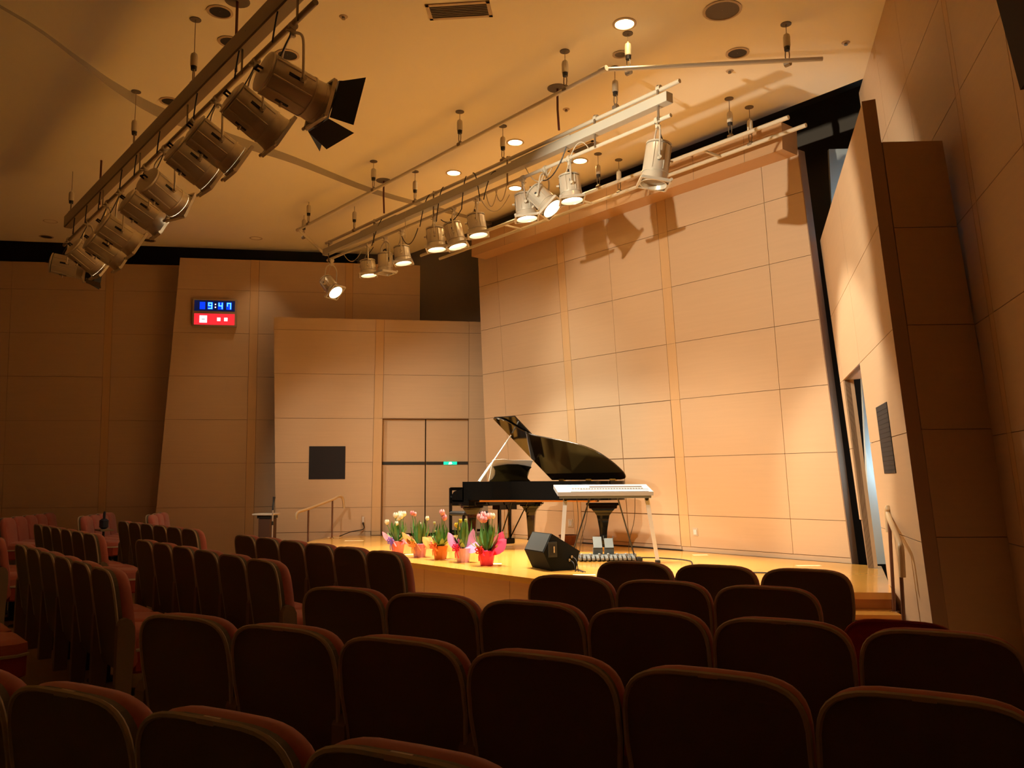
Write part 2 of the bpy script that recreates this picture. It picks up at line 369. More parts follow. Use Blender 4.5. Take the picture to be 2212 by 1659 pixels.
struct(MB().box((-25, -5.2, 6.9), (7, 11.2, 7.0)).build('roof', DARK), 'black void above the ceiling panels', 'roof')

# ------------------------------------------------------------------ stage platform and steps
SF = [(-14.62, 7.72), (-13.93, 6.98), (-13.17, 6.34), (-12.35, 5.96), (-11.4, 5.86), (-6.4, 5.86), (-5.6, 5.94), (-4.95, 6.3), (-4.3, 7.0), (-3.78, 7.50)]
st = empty('stage', label='raised stage with a polished orange wooden floor', cat='stage', kind='structure')
poly = [(x, y, 0.40) for x, y in SF] + [(-4.97, 9.62, .40), (-12.45, 9.62, .40)]
MB().prism(poly, (0, 0, 0.06)).build('stage_floor', STAGE, st)
for i in range(len(SF) - 1):
    a, b_ = Vector(SF[i]), Vector(SF[i + 1]); L = (b_ - a).length; k = max(1, round(L / 0.83)); nrm = Vector((-(b_ - a).y, (b_ - a).x)).normalized() * 0.05
    for j in range(k):
        p, q = a.lerp(b_, j / k) + nrm, a.lerp(b_, (j + 1) / k) + nrm; e = (q - p).normalized() * 0.003
        p += e; q -= e
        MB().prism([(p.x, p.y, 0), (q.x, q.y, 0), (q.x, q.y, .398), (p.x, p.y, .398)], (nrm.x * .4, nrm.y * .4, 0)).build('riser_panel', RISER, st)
def steps(A_, B_, d, label):
    t = struct(empty('trim_steps', label=label, cat='steps'))
    d = Vector(d)
    for i, z in enumerate((0.307, 0.153)):
        o1, o2 = d * 0.30 * i, d * 0.30 * (i + 1)
        a, b_, c, e = [Vector(A_) + o1, Vector(B_) + o1, Vector(B_) + o2, Vector(A_) + o2]
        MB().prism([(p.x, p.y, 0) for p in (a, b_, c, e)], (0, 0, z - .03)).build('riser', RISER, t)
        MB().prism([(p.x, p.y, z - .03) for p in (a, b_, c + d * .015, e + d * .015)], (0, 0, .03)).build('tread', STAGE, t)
    t.name = 'stage_steps'
    return t
steps((-4.36, 6.98), (-3.80, 7.53), (0.62, -0.785), 'two orange wooden steps up to the stage at its right end')
steps((-13.85, 6.93), (-14.5, 7.60), (-0.70, -0.71), 'two wooden steps up to the stage at its left end')

# ------------------------------------------------------------------ ceiling fittings
def disc(name, px, py, r, m, label, cat, group, lit=False, rim=RIM, deep=0.05, z=ZC):
    p = on_z(px, py, z); t = empty(name, (p.x, p.y, z), 0, label, cat, group)
    MB().lathe([(r, 0), (r + .025, -0.002), (r + .028, -0.008), (r + .004, -0.012), (r, -0.006)], 24, cap=False).build('rim', rim, t)
    if lit: MB().lathe([(r, -0.004), (0.01, -0.004)], 24).build('lens', DLIT, t)
    elif deep: MB().lathe([(r, -0.005), (r * .99, -0.0045), (r * .5, -0.004), (0.002, -0.0035)], 24, cap=False).build('reflector', m, t)
    if lit:
        l = bpy.data.lights.new('downlight', 'SPOT'); l.energy = P_DOWN; l.color = WARM; l.spot_size = R(80); l.spot_blend = 0.9; l.shadow_soft_size = 0.08
        o = bpy.data.objects.new('lamp', l); C.objects.link(o); o.parent = t; o.location = (0, 0, -0.05)
    return t
lit = [(1349, 51, 'near the top edge, right of the rectangular vent'), (1113, 307, 'left of the dark red cable of the front batten'), (980, 373, 'beside the grey ceiling step'), (1253, 347, 'above the right hand hanging lamps'),
       (1113, 406, 'just behind the front batten pipe'), (630, 461, 'left of the side pipe end'), (553, 514, 'nearest the clock wall'), (452, 478, 'farthest left'), (795, 490, 'behind the left end of the raceway')]
for x, y, l in lit: disc('downlight', x, y, 0.095, DLIT, 'lit round ceiling downlight ' + l, 'downlight', 'lit ceiling downlights', True)
dk = [(475, 25, 'near the top edge, left of the rear batten'), (497, 90, 'behind the rear batten'), (621, 118, 'above the lamp with black barn doors'), (232, 310, 'above the dark red cable, left'),
      (1593, 114, 'under the right side pipe'), (109, 477, 'far left, upper of two'), (100, 511, 'far left, lower of two'), (240, 482, 'behind the far lamps of the rear batten'), (322, 519, 'above the edge of the clock wall'), (368, 219, 'beside the curved step')]
for x, y, l in dk: disc('downlight', x, y, 0.10, HOLE, 'unlit dark round downlight ' + l, 'downlight', 'unlit ceiling downlights')
disc('ceiling_speaker', 1560, 22, 0.165, GRILL, 'large round dark grille in the ceiling at the top right', 'speaker', None)
disc('ceiling_speaker', 720, 449, 0.13, GRILL, 'round grey ceiling grille above the left pipe corner', 'speaker', None)
disc('ceiling_speaker', 665, 497, 0.13, GRILL, 'round grey ceiling grille beside the left pipe corner', 'speaker', None)
disc('ceiling_plate', 1340, 117, 0.06, GRILL, 'small grey ceiling plate beside the bright cable weight', 'ceiling plate', None)
for x, y, l in ((742, 36, 'left of the rectangular vent'), (1576, 153, 'below the right side pipe'), (1223, 236, 'left of the dark red cable'), (1827, 92, 'near the right hall wall')):
    p = on_z(x, y, ZC); t = empty('sprinkler_head', (p.x, p.y, ZC), 0, 'tiny ceiling sprinkler ' + l, 'sprinkler', 'ceiling sprinklers')
    MB().lathe([(0.045, 0), (0.04, -0.006)], 14).build('plate', RIM, t); MB().lathe([(0.016, -0.006), (0.014, -0.02), (0.02, -0.024), (0.02, -0.028)], 10).build('nozzle', WIRE, t)
def vent(px, py, rz, sx, sy, label):
    p = on_z(px, py, ZC); t = empty('ceiling_vent', (p.x, p.y, ZC), rz, label, 'vent')
    f = MB()
    for a, b_ in (((-sx, -sy), (sx, -sy + .035)), ((-sx, sy - .035), (sx, sy)), ((-sx, -sy), (-sx + .035, sy)), ((sx - .035, -sy), (sx, sy))): f.box((a[0], a[1], -0.012), (b_[0], b_[1], 0))
    f.build('frame', RIM, t); MB().box((-sx + .03, -sy + .03, -.004), (sx - .03, sy - .03, -.001)).build('backing', GRILL, t)
    k = int(2 * sy / 0.03)
    for i in range(1, k): MB().box((-sx + .035, -sy + i * .03 - .003, -.010), (sx - .035, -sy + i * .03 + .003, -.004)).build('slat', GRILL, t)
vent(992, 22, R(45), 0.32, 0.14, 'rectangular slatted vent at the top edge of the ceiling')
vent(466, 404, R(45), 0.16, 0.22, 'rectangular grey vent behind the rear batten lamps')
vent(1262, 318, R(0), 0.25, 0.09, 'small dark vent partly hidden by the front batten pipe')

# ------------------------------------------------------------------ suspension cables
def suspend(px, py, zpipe, y, label, group, bright=False, yy=None):
    p = on_z(px, py, ZC); x, y = p.x, (p.y if y is None else y)
    if yy is not None: x = yy
    t = empty('suspension_cable', (x, y, ZC), 0, label, 'cable', group)
    L = ZC - zpipe; h = 0.17; zb_ = -L + 0.14
    MB().lathe([(0.055, 0), (0.055, -0.008)], 16).build('ceiling_cap', GRILL, t)
    MB().tube([(0, 0, 0), (0, 0, zb_ + h)], 0.004, 5).build('wire', WIRE, t)
    MB().lathe([(0.004, h + .03), (0.012, h + .012), (0.03, h), (0.036, h * .85), (0.036, 0.045), (0.030, 0.04)], 14, o=(0, 0, zb_)).build('weight', CREAM2, t, True)
    MB().lathe([(0.028, 0.0), (0.031, 0.04)], 14, o=(0, 0, zb_)).build('collar', BLK, t, True)
    MB().tube([(-.02, 0, zb_), (-.024, 0, zb_ - .06), (-.018, 0, zb_ - .10), (.018, 0, zb_ - .10), (.024, 0, zb_ - .06), (.02, 0, zb_)], 0.006, 6).build('shackle', WIRE, t)
    MB().lathe([(0.03, -.03), (0.03, .03)], 12, 'x', (0, 0, -L)).build('pipe_clamp', WIRE, t)
US = [(1683, 43, -4.96, 7.43), (1356, 72, None, None), (1224, 112, None, 6.03), (990, 240, None, 6.03), (806, 348, None, 6.03), (672, 430, None, 6.03), (657, 461, None, None)]
sideU = ['on the short right arm of the plain pipe frame', 'with a brightly lit weight near the pipe corner', 'right of the dark red cable on the plain pipe', 'middle of the plain pipe', 'left of the middle on the plain pipe', 'near the left corner of the plain pipe', 'at the left arm of the plain pipe']
for (x, y, a, b_), l in zip(US, sideU): suspend(x, y, 5.70, b_, 'ceiling cable with cream weight, ' + l, 'cables of the plain pipe frame')
for (x, y), l in zip(((1325, 145), (1086, 272), (899, 371), (760, 437)), ('rightmost', 'second from the right', 'third from the right', 'leftmost')): suspend(x, y, 5.66, 6.73, 'ceiling cable with cream weight, %s on the front lamp batten' % l, 'cables of the front lamp batten')
for (x, y), yy, l in zip(((1558, 205), (1596, 221), (1315, 340), (1357, 352)), (8.4, 8.8, 8.4, 8.8), ('in front, near the right end', 'behind, near the right end', 'in front, middle', 'behind, middle')): suspend(x, y, 5.64, yy, 'ceiling cable with cream weight of the twin pipes, ' + l, 'cables of the twin pipes')
for (x, y), l in zip(((417, 40), (288, 196), (199, 372)), ('nearest', 'middle', 'farthest')): suspend(x, y, 5.45, 2.68, 'ceiling cable with cream weight, %s on the rear lamp batten' % l, 'cables of the rear lamp batten')
def power_drop(px, py, y, z, label):
    p = on_z(px, py, ZC); t = empty('power_cable', (p.x, y, ZC), 0, label, 'cable', 'dark red power cables')
    MB().lathe([(0.12, 0), (0.12, -.006), (0.10, -.01)], 20).build('ceiling_cap', GRILL, t)
    dy = {6.73: .2, 2.68: -.2}.get(y, 0)
    MB().tube([(0, 0, 0), (0.0, 0, (z - ZC) * .5), (.02, 0, z - ZC)], 0.014, 7).build('cord', CABLER, t)
power_drop(1198, 188, 6.56, 5.6, 'dark red power cable dropping to the front batten, right'); power_drop(829, 390, 6.56, 5.6, 'dark red power cable dropping to the front batten, left')
power_drop(516, 3, 2.88, 5.4, 'dark red power cable dropping to the rear batten, near the top edge'); power_drop(226, 337, 2.88, 5.4, 'dark red power cable dropping to the rear batten, left')

# ------------------------------------------------------------------ battens
def pipe(path, r, m, name, label=None, cat='pipe', parent=None):
    o = MB().tube(path, r, 12).build(name, m, parent, True)
    return tag(o, label, cat) if label else o
U0, U1 = on_y(1303, 152, 6.03), on_y(645, 495, 6.03); U2, U3 = on_z(1777, 127, 5.69), on_z(703, 553, 5.60)
t = empty('pipe_frame', (-9, 6.03, 5.69), 0, 'plain cream pipe frame with two angled arms below the ceiling', 'pipe frame')
def rel(p, o=t): return Vector(p) - o.location
MB().tube([rel((U1.x, 6.03, 5.69)), rel((U0.x, 6.03, 5.69))], 0.022, 12).build('long_pipe', CREAM2, t, True)
MB().tube([rel((U0.x, 6.03, 5.69)), rel((U2.x, U2.y, 5.69))], 0.022, 12).build('side_pipe', CREAM2, t, True)
MB().tube([rel((U1.x, 6.03, 5.69)), rel((U3.x, U3.y, 5.62))], 0.022, 12).build('side_pipe', CREAM2, t, True)
for q in (U0, U1): MB().lathe([(0.03, -.05), (0.03, .05)], 12, 'x', rel((q.x, 6.03, 5.69))).build('corner_joint', CREAM2, t, True)
t = empty('twin_pipe_batten', (-9, 8.4, 5.61), 0, 'pair of long cream pipes hung in front of the rear wall', 'pipes')
MB().tube([(-3.81, 0, 0), (3.85, 0, 0)], 0.026, 12).build('front_pipe', CREAM2, t, True)
MB().tube([(-3.78, .4, .0), (3.83, .4, .02)], 0.026, 12).build('rear_pipe', CREAM2, t, True)
for x in (-3.0, -1.4, .25, 2.6): MB().box((x, 0, -.012), (x + .03, .4, .012)).build('spacer', CREAM2, t)

# front batten
TY = 6.73
t = empty('lamp_batten', (-9.4, TY, 5.64), 0, 'cream front lighting batten with box raceway above the stage', 'lighting batten')
tb = t
MB().tube([(-3.9, 0, 0.02), (4.03, 0, -.02)], 0.024, 12).build('top_pipe', CREAM2, t, True)
MB().rbox((-3.93, -.055, -.20), (3.89, .055, -.09), .004).build('raceway', RACE, t)
for x in (-2.6, 1.3): MB().box((x, -.05, -.088), (x + 1.1, .05, -.075)).build('raceway_cover', RACE, t)
MB().tube([(-3.84, 0, -.30), (3.9, 0, -.35)], 0.022, 12).build('lamp_pipe', CREAM2, t, True)
for x in (-3.75, -2.2, -.5, 1.2, 2.8, 3.75):
    MB().box((x - .012, -.03, -.36), (x + .012, -.02, .03)).build('hanger', WIRE, t); MB().lathe([(0.035, -.025), (0.035, .025)], 12, 'x', (x, 0, 0)).build('pipe_clamp', CREAM2, t)
# black loops of cable
def sag(a, b_, s, r, m, parent, name='cable', n=10):
    a, b_ = Vector(a), Vector(b_); P = []
    for i in range(n + 1):
        k = i / n; q = a.lerp(b_, k); q.z -= s * 4 * k * (1 - k); P.append(q)
    return MB().tube(P, r, 6).build(name, m, parent, True)
for a, b_, s in (((-1.9, -.06, -.05), (-2.25, -.03, -.40), -.05), ((-.55, -.06, -.02), (-.85, -.03, -.42), -.1), ((-.2, -.06, .0), (-.42, -.03, -.45), -.12), ((.35, -.06, .0), (.2, -.03, -.42), -.1),
                 ((.5, -.06, .0), (.62, -.03, -.42), -.12), ((1.0, -.06, -.12), (.7, -.03, -.42), -.1), ((2.35, -.03, -.16), (1.9, -.03, -.50), .12), ((-.3, -.03, -.45), (.2, -.03, -.42), .10), ((-1.35, -.03, -.45), (-.9, -.03, -.43), .18), ((-2.9, -.03, -.48), (-2.2, -.03, -.43), .1)):
    sag(a, b_, s, 0.007, CABLE, t)
for a, b_, s in (((.6, -.03, -.34), (1.25, -.03, -.50), .22), ((.75, -.03, -.34), (1.0, -.03, -.34), .22), ((.95, -.03, -.34), (1.2, -.03, -.34), .2), ((1.5, .03, -.2), (2.0, .03, -.35), .18), ((-1.2, -.06, -.1), (-1.25, -.03, -.5), -.05), ((-3.2, -.03, -.32), (-2.6, -.03, -.42), .15), ((2.4, -.03, -.34), (2.7, -.03, -.34), -.12)):
    sag(a, b_, s, 0.006, CABLEC, t)
# rear batten
VY = 2.68
t = empty('lamp_batten', (-9.5, VY, 5.36), 0, 'brownish rear lighting batten crossing the ceiling at the left', 'lighting batten')
vb = t
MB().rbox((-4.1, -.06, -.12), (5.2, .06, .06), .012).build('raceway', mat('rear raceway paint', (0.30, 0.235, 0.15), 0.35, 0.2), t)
MB().tube([(-4.1, 0, .06), (5.2, 0, .06)], 0.024, 12).build('top_pipe', CREAM2, t, True)
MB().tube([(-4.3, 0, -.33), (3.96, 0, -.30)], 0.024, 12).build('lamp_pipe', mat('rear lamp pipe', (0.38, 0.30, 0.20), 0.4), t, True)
for x in (-3.6, -2.0, -.4, 1.2, 2.6, 3.7): MB().box((x - .012, -.03, -.35), (x + .012, -.02, .08)).build('hanger', WIRE, t)
for x in (3.55, 2.75, 1.7, .55, -.3, -.9, -1.9, -2.6, -3.3):
    sag((x, -.055, -.02), (x - .3, -.03, -.33), -.10, 0.007, CABLE, t)

# ------------------------------------------------------------------ stage lamps
def lamp(clamp, pivot, yaw, pitch, L, r, label, group, lit=True, energy=0, spot=60, barn=False, sides=8, roll=0, dropk=1, lensm=None, blend=.35, soft=.06):
    """clamp: point on the pipe; pivot: centre of the housing's yoke bolts; the housing looks along -z rotated by pitch/yaw"""
    clamp, pivot = Vector(clamp), Vector(pivot)
    t = empty('stage_lamp', clamp, 0, label, 'stage lamp', group)
    d = Vector((math.cos(R(yaw)) * math.cos(R(pitch)), math.sin(R(yaw)) * math.cos(R(pitch)), math.sin(R(pitch))))
    zq = -d; side = Vector((0, 0, 1)).cross(d).normalized() if abs(d.z) < .995 else Vector((1, 0, 0))
    yq = zq.cross(side)
    B = Matrix((side, yq, zq)).transposed().to_4x4(); B.translation = pivot - clamp
    a0 = PI / sides
    def ring(rr, z, flat=1.0): return [(rr * math.cos(2 * PI * j / sides + a0), rr * flat * math.sin(2 * PI * j / sides + a0), z) for j in range(sides)]
    n = 20
    def cr_(rr, z): return [(rr * math.cos(2 * PI * j / n), rr * math.sin(2 * PI * j / n), z) for j in range(n)]
    b = MB(); h = L / 2
    b.loft([cr_(r * .80, h), cr_(r * .95, h - .015), cr_(r * .97, h - .02), cr_(r, -h * .55)])
    b.loft([cr_(r * 1.03, -h * .55), cr_(r * 1.03, -h * .62)]); b.loft([cr_(r * .97, -h * .62), cr_(r * 1.02, -h + .012)])
    for a_ in (25, 65, 115, 155, 205, 335):
        ca, sa = math.cos(R(a_)), math.sin(R(a_)); b.tube([(r * .985 * ca, r * .985 * sa, h * .92), (r * .985 * ca, r * .985 * sa, -h * .5)], r * .05, 6)
    b.xf(B)
    body = b.build('housing', CREAM, t, True)
    sh_ = MB().loft([cr_(r * 1.03, -h + .012), cr_(r * 1.08, -h - .045), cr_(r * 1.0, -h - .045), cr_(r * .93, -h - .0)], cap=False).xf(B).build('lens_hood', CREAM, t, True)
    MB().loft([cr_(r * .99, h - .004), cr_(r * .99, h + .012), cr_(r * .55, h + .03)]).xf(B).build('rear_cap', CREAM, t, True)
    for p_, q_ in (((-r * 1.012, -.012, -h * .1), (-r * .97, .012, h * .45)), ((r * .97, -.012, -h * .1), (r * 1.012, .012, h * .45)), ((-.012, r * .97, -h * .05), (.012, r * 1.012, h * .42))):
        MB().box(p_, q_).xf(B).build('vent_slot', SLOT, t)
    fr = MB(); q = r * (1.10 if r < .145 else 1.0)
    for sx, sy in ((1, 0), (-1, 0), (0, 1), (0, -1)):
        if sx: fr.box((sx * q - .010, -q, -h - .045), (sx * q + .010, q, -h - .015))
        else: fr.box((-q, sy * q - .010, -h - .045), (q, sy * q + .010, -h - .015))
    for sx in (-1, 1): fr.lathe([(.016, -.02), (.016, .02)], 8, 'x', (sx * q, q, -h - .02))
    fr.xf(B).build('lens_frame', CREAM, t)
    MB().loft([cr_(r * .94, -h - .002), cr_(r * .6, -h - .008), cr_(.004, -h - .012)]).xf(B).build('lens', lensm or (LENS if lit else LENSO), t, True)
    # yoke: side bolts to the clamp
    top = B.inverted() @ Vector((0, 0, -0.06)); w_ = r * 1.15
    pv = B.translation; A_ = pv + side * w_; A2 = pv - side * w_; tp = Vector((0, 0, -.07)); dr = (tp - pv)
    yk = catmull([A_ - dr * .05, A_ + dr * .45, A_ + dr * .78 - side * w_ * .10, tp + side * w_ * .45 - dr * .05, tp, tp - side * w_ * .45 - dr * .05, A2 + dr * .78 + side * w_ * .10, A2 + dr * .45, A2 - dr * .05], 4)
    MB().tube(yk, 0.011, 7).build('yoke', CREAM, t, True)
    kb = MB()
    for sg_ in (1, -1): kb.tube([pv + side * sg_ * (w_ - .02), pv + side * sg_ * (w_ + .03)], 0.018, 8)
    kb.build('yoke_bolt', CREAM2, t)
    c = MB(); c.lathe([(0.036, -.02), (0.036, .02)], 12, 'x'); c.box((-.014, -.02, -.09), (.014, .02, -.02)); c.tube([(-.0, -.06, -.05), (0, .05, -.05)], .008, 6); c.build('clamp', CREAM2, t)
    hd = MB(); hd.box((-.035, -.008, h + .03), (-.025, .008, h + .075)); hd.box((.025, -.008, h + .03), (.035, .008, h + .075)); hd.box((-.035, -.008, h + .065), (.035, .008, h + .08)); hd.xf(B).build('rear_handle', BLK, t)
    kn = MB(); kn.tube([(0, r, h * .2), (0, r + .035, h * .2)], .012, 7); kn.xf(B).build('focus_knob', CREAM2, t)
    sag(B @ Vector((0, r * .6, h)), (0, 0, -.02) if abs(pv.z) > .3 else (0.1, 0, 0), .05, 0.006, CABLEC if r < .14 else CABLE, t)
    if barn:
        f = MB().loft([cr_(r * 1.12, -h - .046), cr_(r * 1.12, -h - .06)]).xf(B).build('barn_door_ring', BARN, t)
        S_ = r * 1.05
        for (ax, ang) in barn:
            # hinged flap along one side of the square frame
            m_ = MB(); l2 = .21
            m_.prism([(-S_ * .95, 0, 0), (S_ * .95, 0, 0), (S_ * 1.25, 0, -l2), (-S_ * 1.25, 0, -l2)], (0, .003, 0))
            X = B @ Matrix.Rotation(ax, 4, 'Z') @ Matrix.Translation((0, S_, -h - .06)) @ Matrix.Rotation(R(ang), 4, 'X')
            m_.xf(X).build('barn_door', BARN, t)
    if energy:
        l = bpy.data.lights.new('spot', 'SPOT'); l.energy = energy; l.color = SPOT; l.spot_size = R(spot); l.spot_blend = blend; l.shadow_soft_size = soft
        o = bpy.data.objects.new('lamp', l); C.objects.link(o); o.parent = t
        X = B.copy(); X.translation = B @ Vector((0, 0, -h - .10)); o.matrix_local = X
    return t
# front batten lamps: (pixel of clamp, pixel of housing centre, yaw, pitch, length, radius, lit, energy)
G1 = 'lamps on the front batten'
FRONT = [((717, 563), (713, 617), 20, -46, .30, .125, 1, 1.0, 'leftmost lamp of the front batten, lit and tilted toward the audience'),
         ((795, 552), (795, 577), 60, -84, .20, .125, 1, .7, 'short lit lamp, second from the left on the front batten'),
         ((832, 540), (832, 567), 60, -88, .27, .115, 0, 0, 'unlit boxy lamp, third from the left on the front batten'),
         ((868, 515), (869, 549), 50, -82, .21, .125, 1, .8, 'short lit lamp, fourth from the left on the front batten'),
         ((938, 478), (941, 514), 50, -84, .27, .13, 1, 1, 'lit lamp, fifth from the left on the front batten'),
         ((980, 458), (982, 506), 45, -76, .29, .13, 1, 1, 'lit lamp tilted right, sixth from the left on the front batten'),
         ((1030, 434), (1030, 484), 50, -82, .24, .125, 1, .8, 'lit lamp, seventh from the left on the front batten'),
         ((1130, 388), (1135, 444), 50, -84, .27, .13, 1, 1, 'lit lamp left of the strongly tilted one on the front batten'),
         ((1178, 368), (1172, 430), 25, -48, .30, .13, 1, 1, 'strongly tilted lit lamp near the right of the front batten'),
         ((1230, 342), (1232, 404), 50, -84, .26, .13, 1, 1, 'lit upright lamp, second from the right on the front batten'),
         ((1420, 262), (1418, 352), 232, -81, .40, .14, 0, 0, 'big brightly lit white lamp housing at the right end of the front batten')]
for cpx, bpx, yaw, pitch, L, r, on, e, lab in FRONT:
    c = on_y(*cpx, TY); b = on_y(*bpx, TY); c.z = 5.30
    lamp(c, b, yaw, pitch, L, r, lab, G1, bool(on), P_T * e, 62)
G2 = 'lamps on the rear batten'
REAR = [(652, 171, -14, .46, .165, 0, 'nearest lamp of the rear batten with open black barn doors', True, 1.5, 92),
        (568, 236, -30, .44, .16, 0, 'brown lit-edged lamp second from the near end of the rear batten', None, 0, 88),
        (480, 302, -30, .44, .155, 1, 'lamp third from the near end of the rear batten, lens glowing', None, 1, 88),
        (430, 343, -30, .42, .155, 1, 'lamp fourth from the near end of the rear batten, lens glowing', None, 0, 92),
        (364, 408, -24, .42, .155, 1, 'fifth lamp of the rear batten, above the ceiling vent', None, 1.25, 110),
        (321, 450, -28, .42, .155, 0, 'sixth lamp of the rear batten, tucked behind the fifth', None, 0, 90),
        (265, 499, -28, .42, .155, 0, 'seventh lamp of the rear batten, pale housing', None, 0, 90),
        (236, 533, -28, .42, .15, 0, 'eighth lamp of the rear batten, mostly hidden pinkish housing', None, 0, 92),
        (194, 551, -32, .42, .15, 1, 'ninth lamp of the rear batten, greenish pale housing', None, .6, 100),
        (152, 570, -8, .42, .15, 0, 'farthest lamp of the rear batten with black barn doors', True, 0, 75)]
SPOT_V = {2: 1, 4: 1, 8: 1}
for i, (x, y, pitch, L, r, on, lab, barn, e, yaw) in enumerate(REAR):
    b = on_y(x, y, VY); b.x -= r * 1.1; c = Vector((b.x, VY, 5.04)); b = Vector((b.x, VY, b.z))
    bd = [(PI, 25), (PI / 2, 50), (0, 8), (-PI / 2, 30)] if barn else False
    lamp(c, b, yaw, pitch, L, r, 'beige ' + lab, G2, bool(on), P_V * e, 74 if e > 1.4 else 62 if yaw > 95 else 44, barn=bd, blend=.3 if e > 1.4 else .7, soft=.03 if e > 1.4 else .06)
# ------------------------------------------------------------------ wall fittings
def on_wall(W, px, py, lift=0.02):
    u, v_ = W.uv(px, py); return u, v_
def wall_box(name, W, x0, y0, x1, y1, m, label, cat, th=0.01, off=0.016):
    a = W.uv(x0, y0); b_ = W.uv(x1, y1); cx_, cz_ = (a[0] + b_[0]) / 2, (a[1] + b_[1]) / 2; X = W.M.copy(); X.translation = W.M @ Vector((cx_, -off, cz_))
    sx, sz = abs(b_[0] - a[0]) / 2, abs(b_[1] - a[1]) / 2
    return tag(MB().rbox((-sx, -th, -sz), (sx, 0, sz), .002).build(name, m, None, mw=X), label, cat), sx, sz
o, sx, sz = wall_box('speaker_grille', DW, 668, 964, 745.5, 1035, BLACKM, 'square black speaker grille on the left stage wall', 'speaker grille', .006)
for z in [i * .04 - sz + .03 for i in range(int(2 * sz / .04))]: MB().box((-sx + .02, -.008, z), (sx - .02, -.006, z + .004)).build('grille_rib', BLACKM, o)
o, sx, sz = wall_box('speaker_grille', P1, 1897, 880, 1941, 1022, BLACKM, 'black speaker grille on the splayed right stage wall', 'speaker grille', .006)
for z in [i * .04 - sz + .03 for i in range(int(2 * sz / .04))]: MB().box((-sx + .02, -.008, z), (sx - .02, -.006, z + .004)).build('grille_rib', BLACKM, o)
for W, x, y, l in ((RW, 1504, 1149, 'right of the rear wall door'), (RW, 1234, 1130, 'behind the piano')):
    o, sx, sz = wall_box('wall_socket', W, x - 6, y - 9, x + 6, y + 9, mat('steel socket plate', (.55, .5, .4), .4, .3), 'small metal socket plate low on the rear wall, ' + l, 'socket', .006)
    for k in (-.3, .3): MB().box((sx * k - .012, -.012, -sz * .6), (sx * k + .012, -.006, sz * .6)).build('outlet', WHITE, o)
o, sx, sz = wall_box('wall_socket', DW, 782, 1116, 787, 1129, WHITE, 'white wall socket with a plug low on the left stage wall', 'socket', .02)
MB().box((-.014, -.045, -sz - .03), (.014, -.01, -sz + .01)).build('plug', BLK, o)
a = DW.M @ Vector((*DW.uv(785, 1131), 0)).xzy if False else None
u, v_ = DW.uv(785, 1131); a = DW.M @ Vector((u, -.05, v_)); e_ = on_z(735, 1158.5, .47)
tag(MB().tube(catmull([a, a + Vector((0, 0, -.1)), a.lerp(e_, .5) + Vector((0.05, -.05, -.03)), e_ + Vector((.1, -.05, .015)), e_ + Vector((0, 0, .012))], 6), .008, 6).build('cable', CABLE), 'thin dark cable drooping from the white socket to the stage', 'cable')

# digital clock
ck = FL; (x0, z1c), (x1, z0c) = FL.uv(418.5, 646), FL.uv(512, 708)
X = FL.M.copy(); X.translation = FL.M @ Vector(((x0 + x1) / 2, -.02, (z0c + z1c) / 2)); cw, ch = (x1 - x0) / 2, (z1c - z0c) / 2
t = empty('digital_clock', mw=X, label='wall clock with blue digits reading 9:47 above a red panel', cat='clock')
MB().rbox((-cw, -.07, -ch), (cw, 0, ch), .006).build('case', mat('clock case', (.42, .34, .24), .4, .3), t)
MB().box((-cw + .035, -.074, .03), (cw - .035, -.07, ch - .035)).build('time_display', mat('clock black', (.004, .006, .02), .3, emit=(.0, .004, .03), es=1), t)
MB().box((-cw + .035, -.074, -ch + .035), (cw - .035, -.07, -.02)).build('red_display', mat('clock red', (.5, .02, .03), .4, emit=(.75, .02, .03), es=.9), t)
BLU = mat('clock blue', (0, .05, .5), .3, emit=(.0, .035, .85), es=1.0); SEG = mat('clock digit', (.2, .7, 1), .3, emit=(.12, .62, 1), es=1.3)
WSQ = mat('clock white', (.9, .8, .85), .3, emit=(1, .82, .9), es=1.0)
zc_ = (.03 + ch - .035) / 2; hh = (ch - .065) / 2 * .68
cols_ = [-cw * .55, -cw * .20, cw * .27, cw * .65]
for c_, s_ in zip(cols_, ('', 'abcdfg', 'bcfg', 'abcf')):
    MB().box((c_ - hh * .72, -.077, zc_ - hh), (c_ + hh * .72, -.074, zc_ + hh)).build('digit_window', BLU, t)
    W_ = hh * .42; H_ = hh * .76; T_ = hh * .12; sl = .10
    seg = dict(a=((-W_, H_), (W_, H_)), b=((W_, H_), (W_, 0)), c=((W_, 0), (W_, -H_)), d=((-W_, -H_), (W_, -H_)), e=((-W_, 0), (-W_, -H_)), f=((-W_, H_), (-W_, 0)), g=((-W_, 0), (W_, 0)))
    for k in s_:
        (ax, az_), (bx, bz) = seg[k]
        MB().box((c_ + min(ax, bx) - T_, -.079, zc_ + min(az_, bz) - T_), (c_ + max(ax, bx) + T_, -.077, zc_ + max(az_, bz) + T_)).build('digit_segment', SEG, t)
for k in (-.4, .4): MB().box((cw * .035 - .012, -.078, zc_ + hh * k - .012), (cw * .035 + .012, -.074, zc_ + hh * k + .012)).build('colon_dot', WSQ, t)
zr = (-ch + .035 - .02) / 2
MB().box((-cw * .50 - .07, -.078, zr - .07), (-cw * .50 + .07, -.074, zr + .07)).build('white_square', WSQ, t)
MB().box((-cw * .50 - .03, -.079, zr - .01), (-cw * .50 + .03, -.078, zr + .0)).build('square_mark', mat('clock mark', (.5, .5, .55), .4), t)
for k in (.20, .52): MB().box((cw * k - .032, -.078, zr - .034), (cw * k + .032, -.074, zr + .034)).build('white_square', WSQ, t)

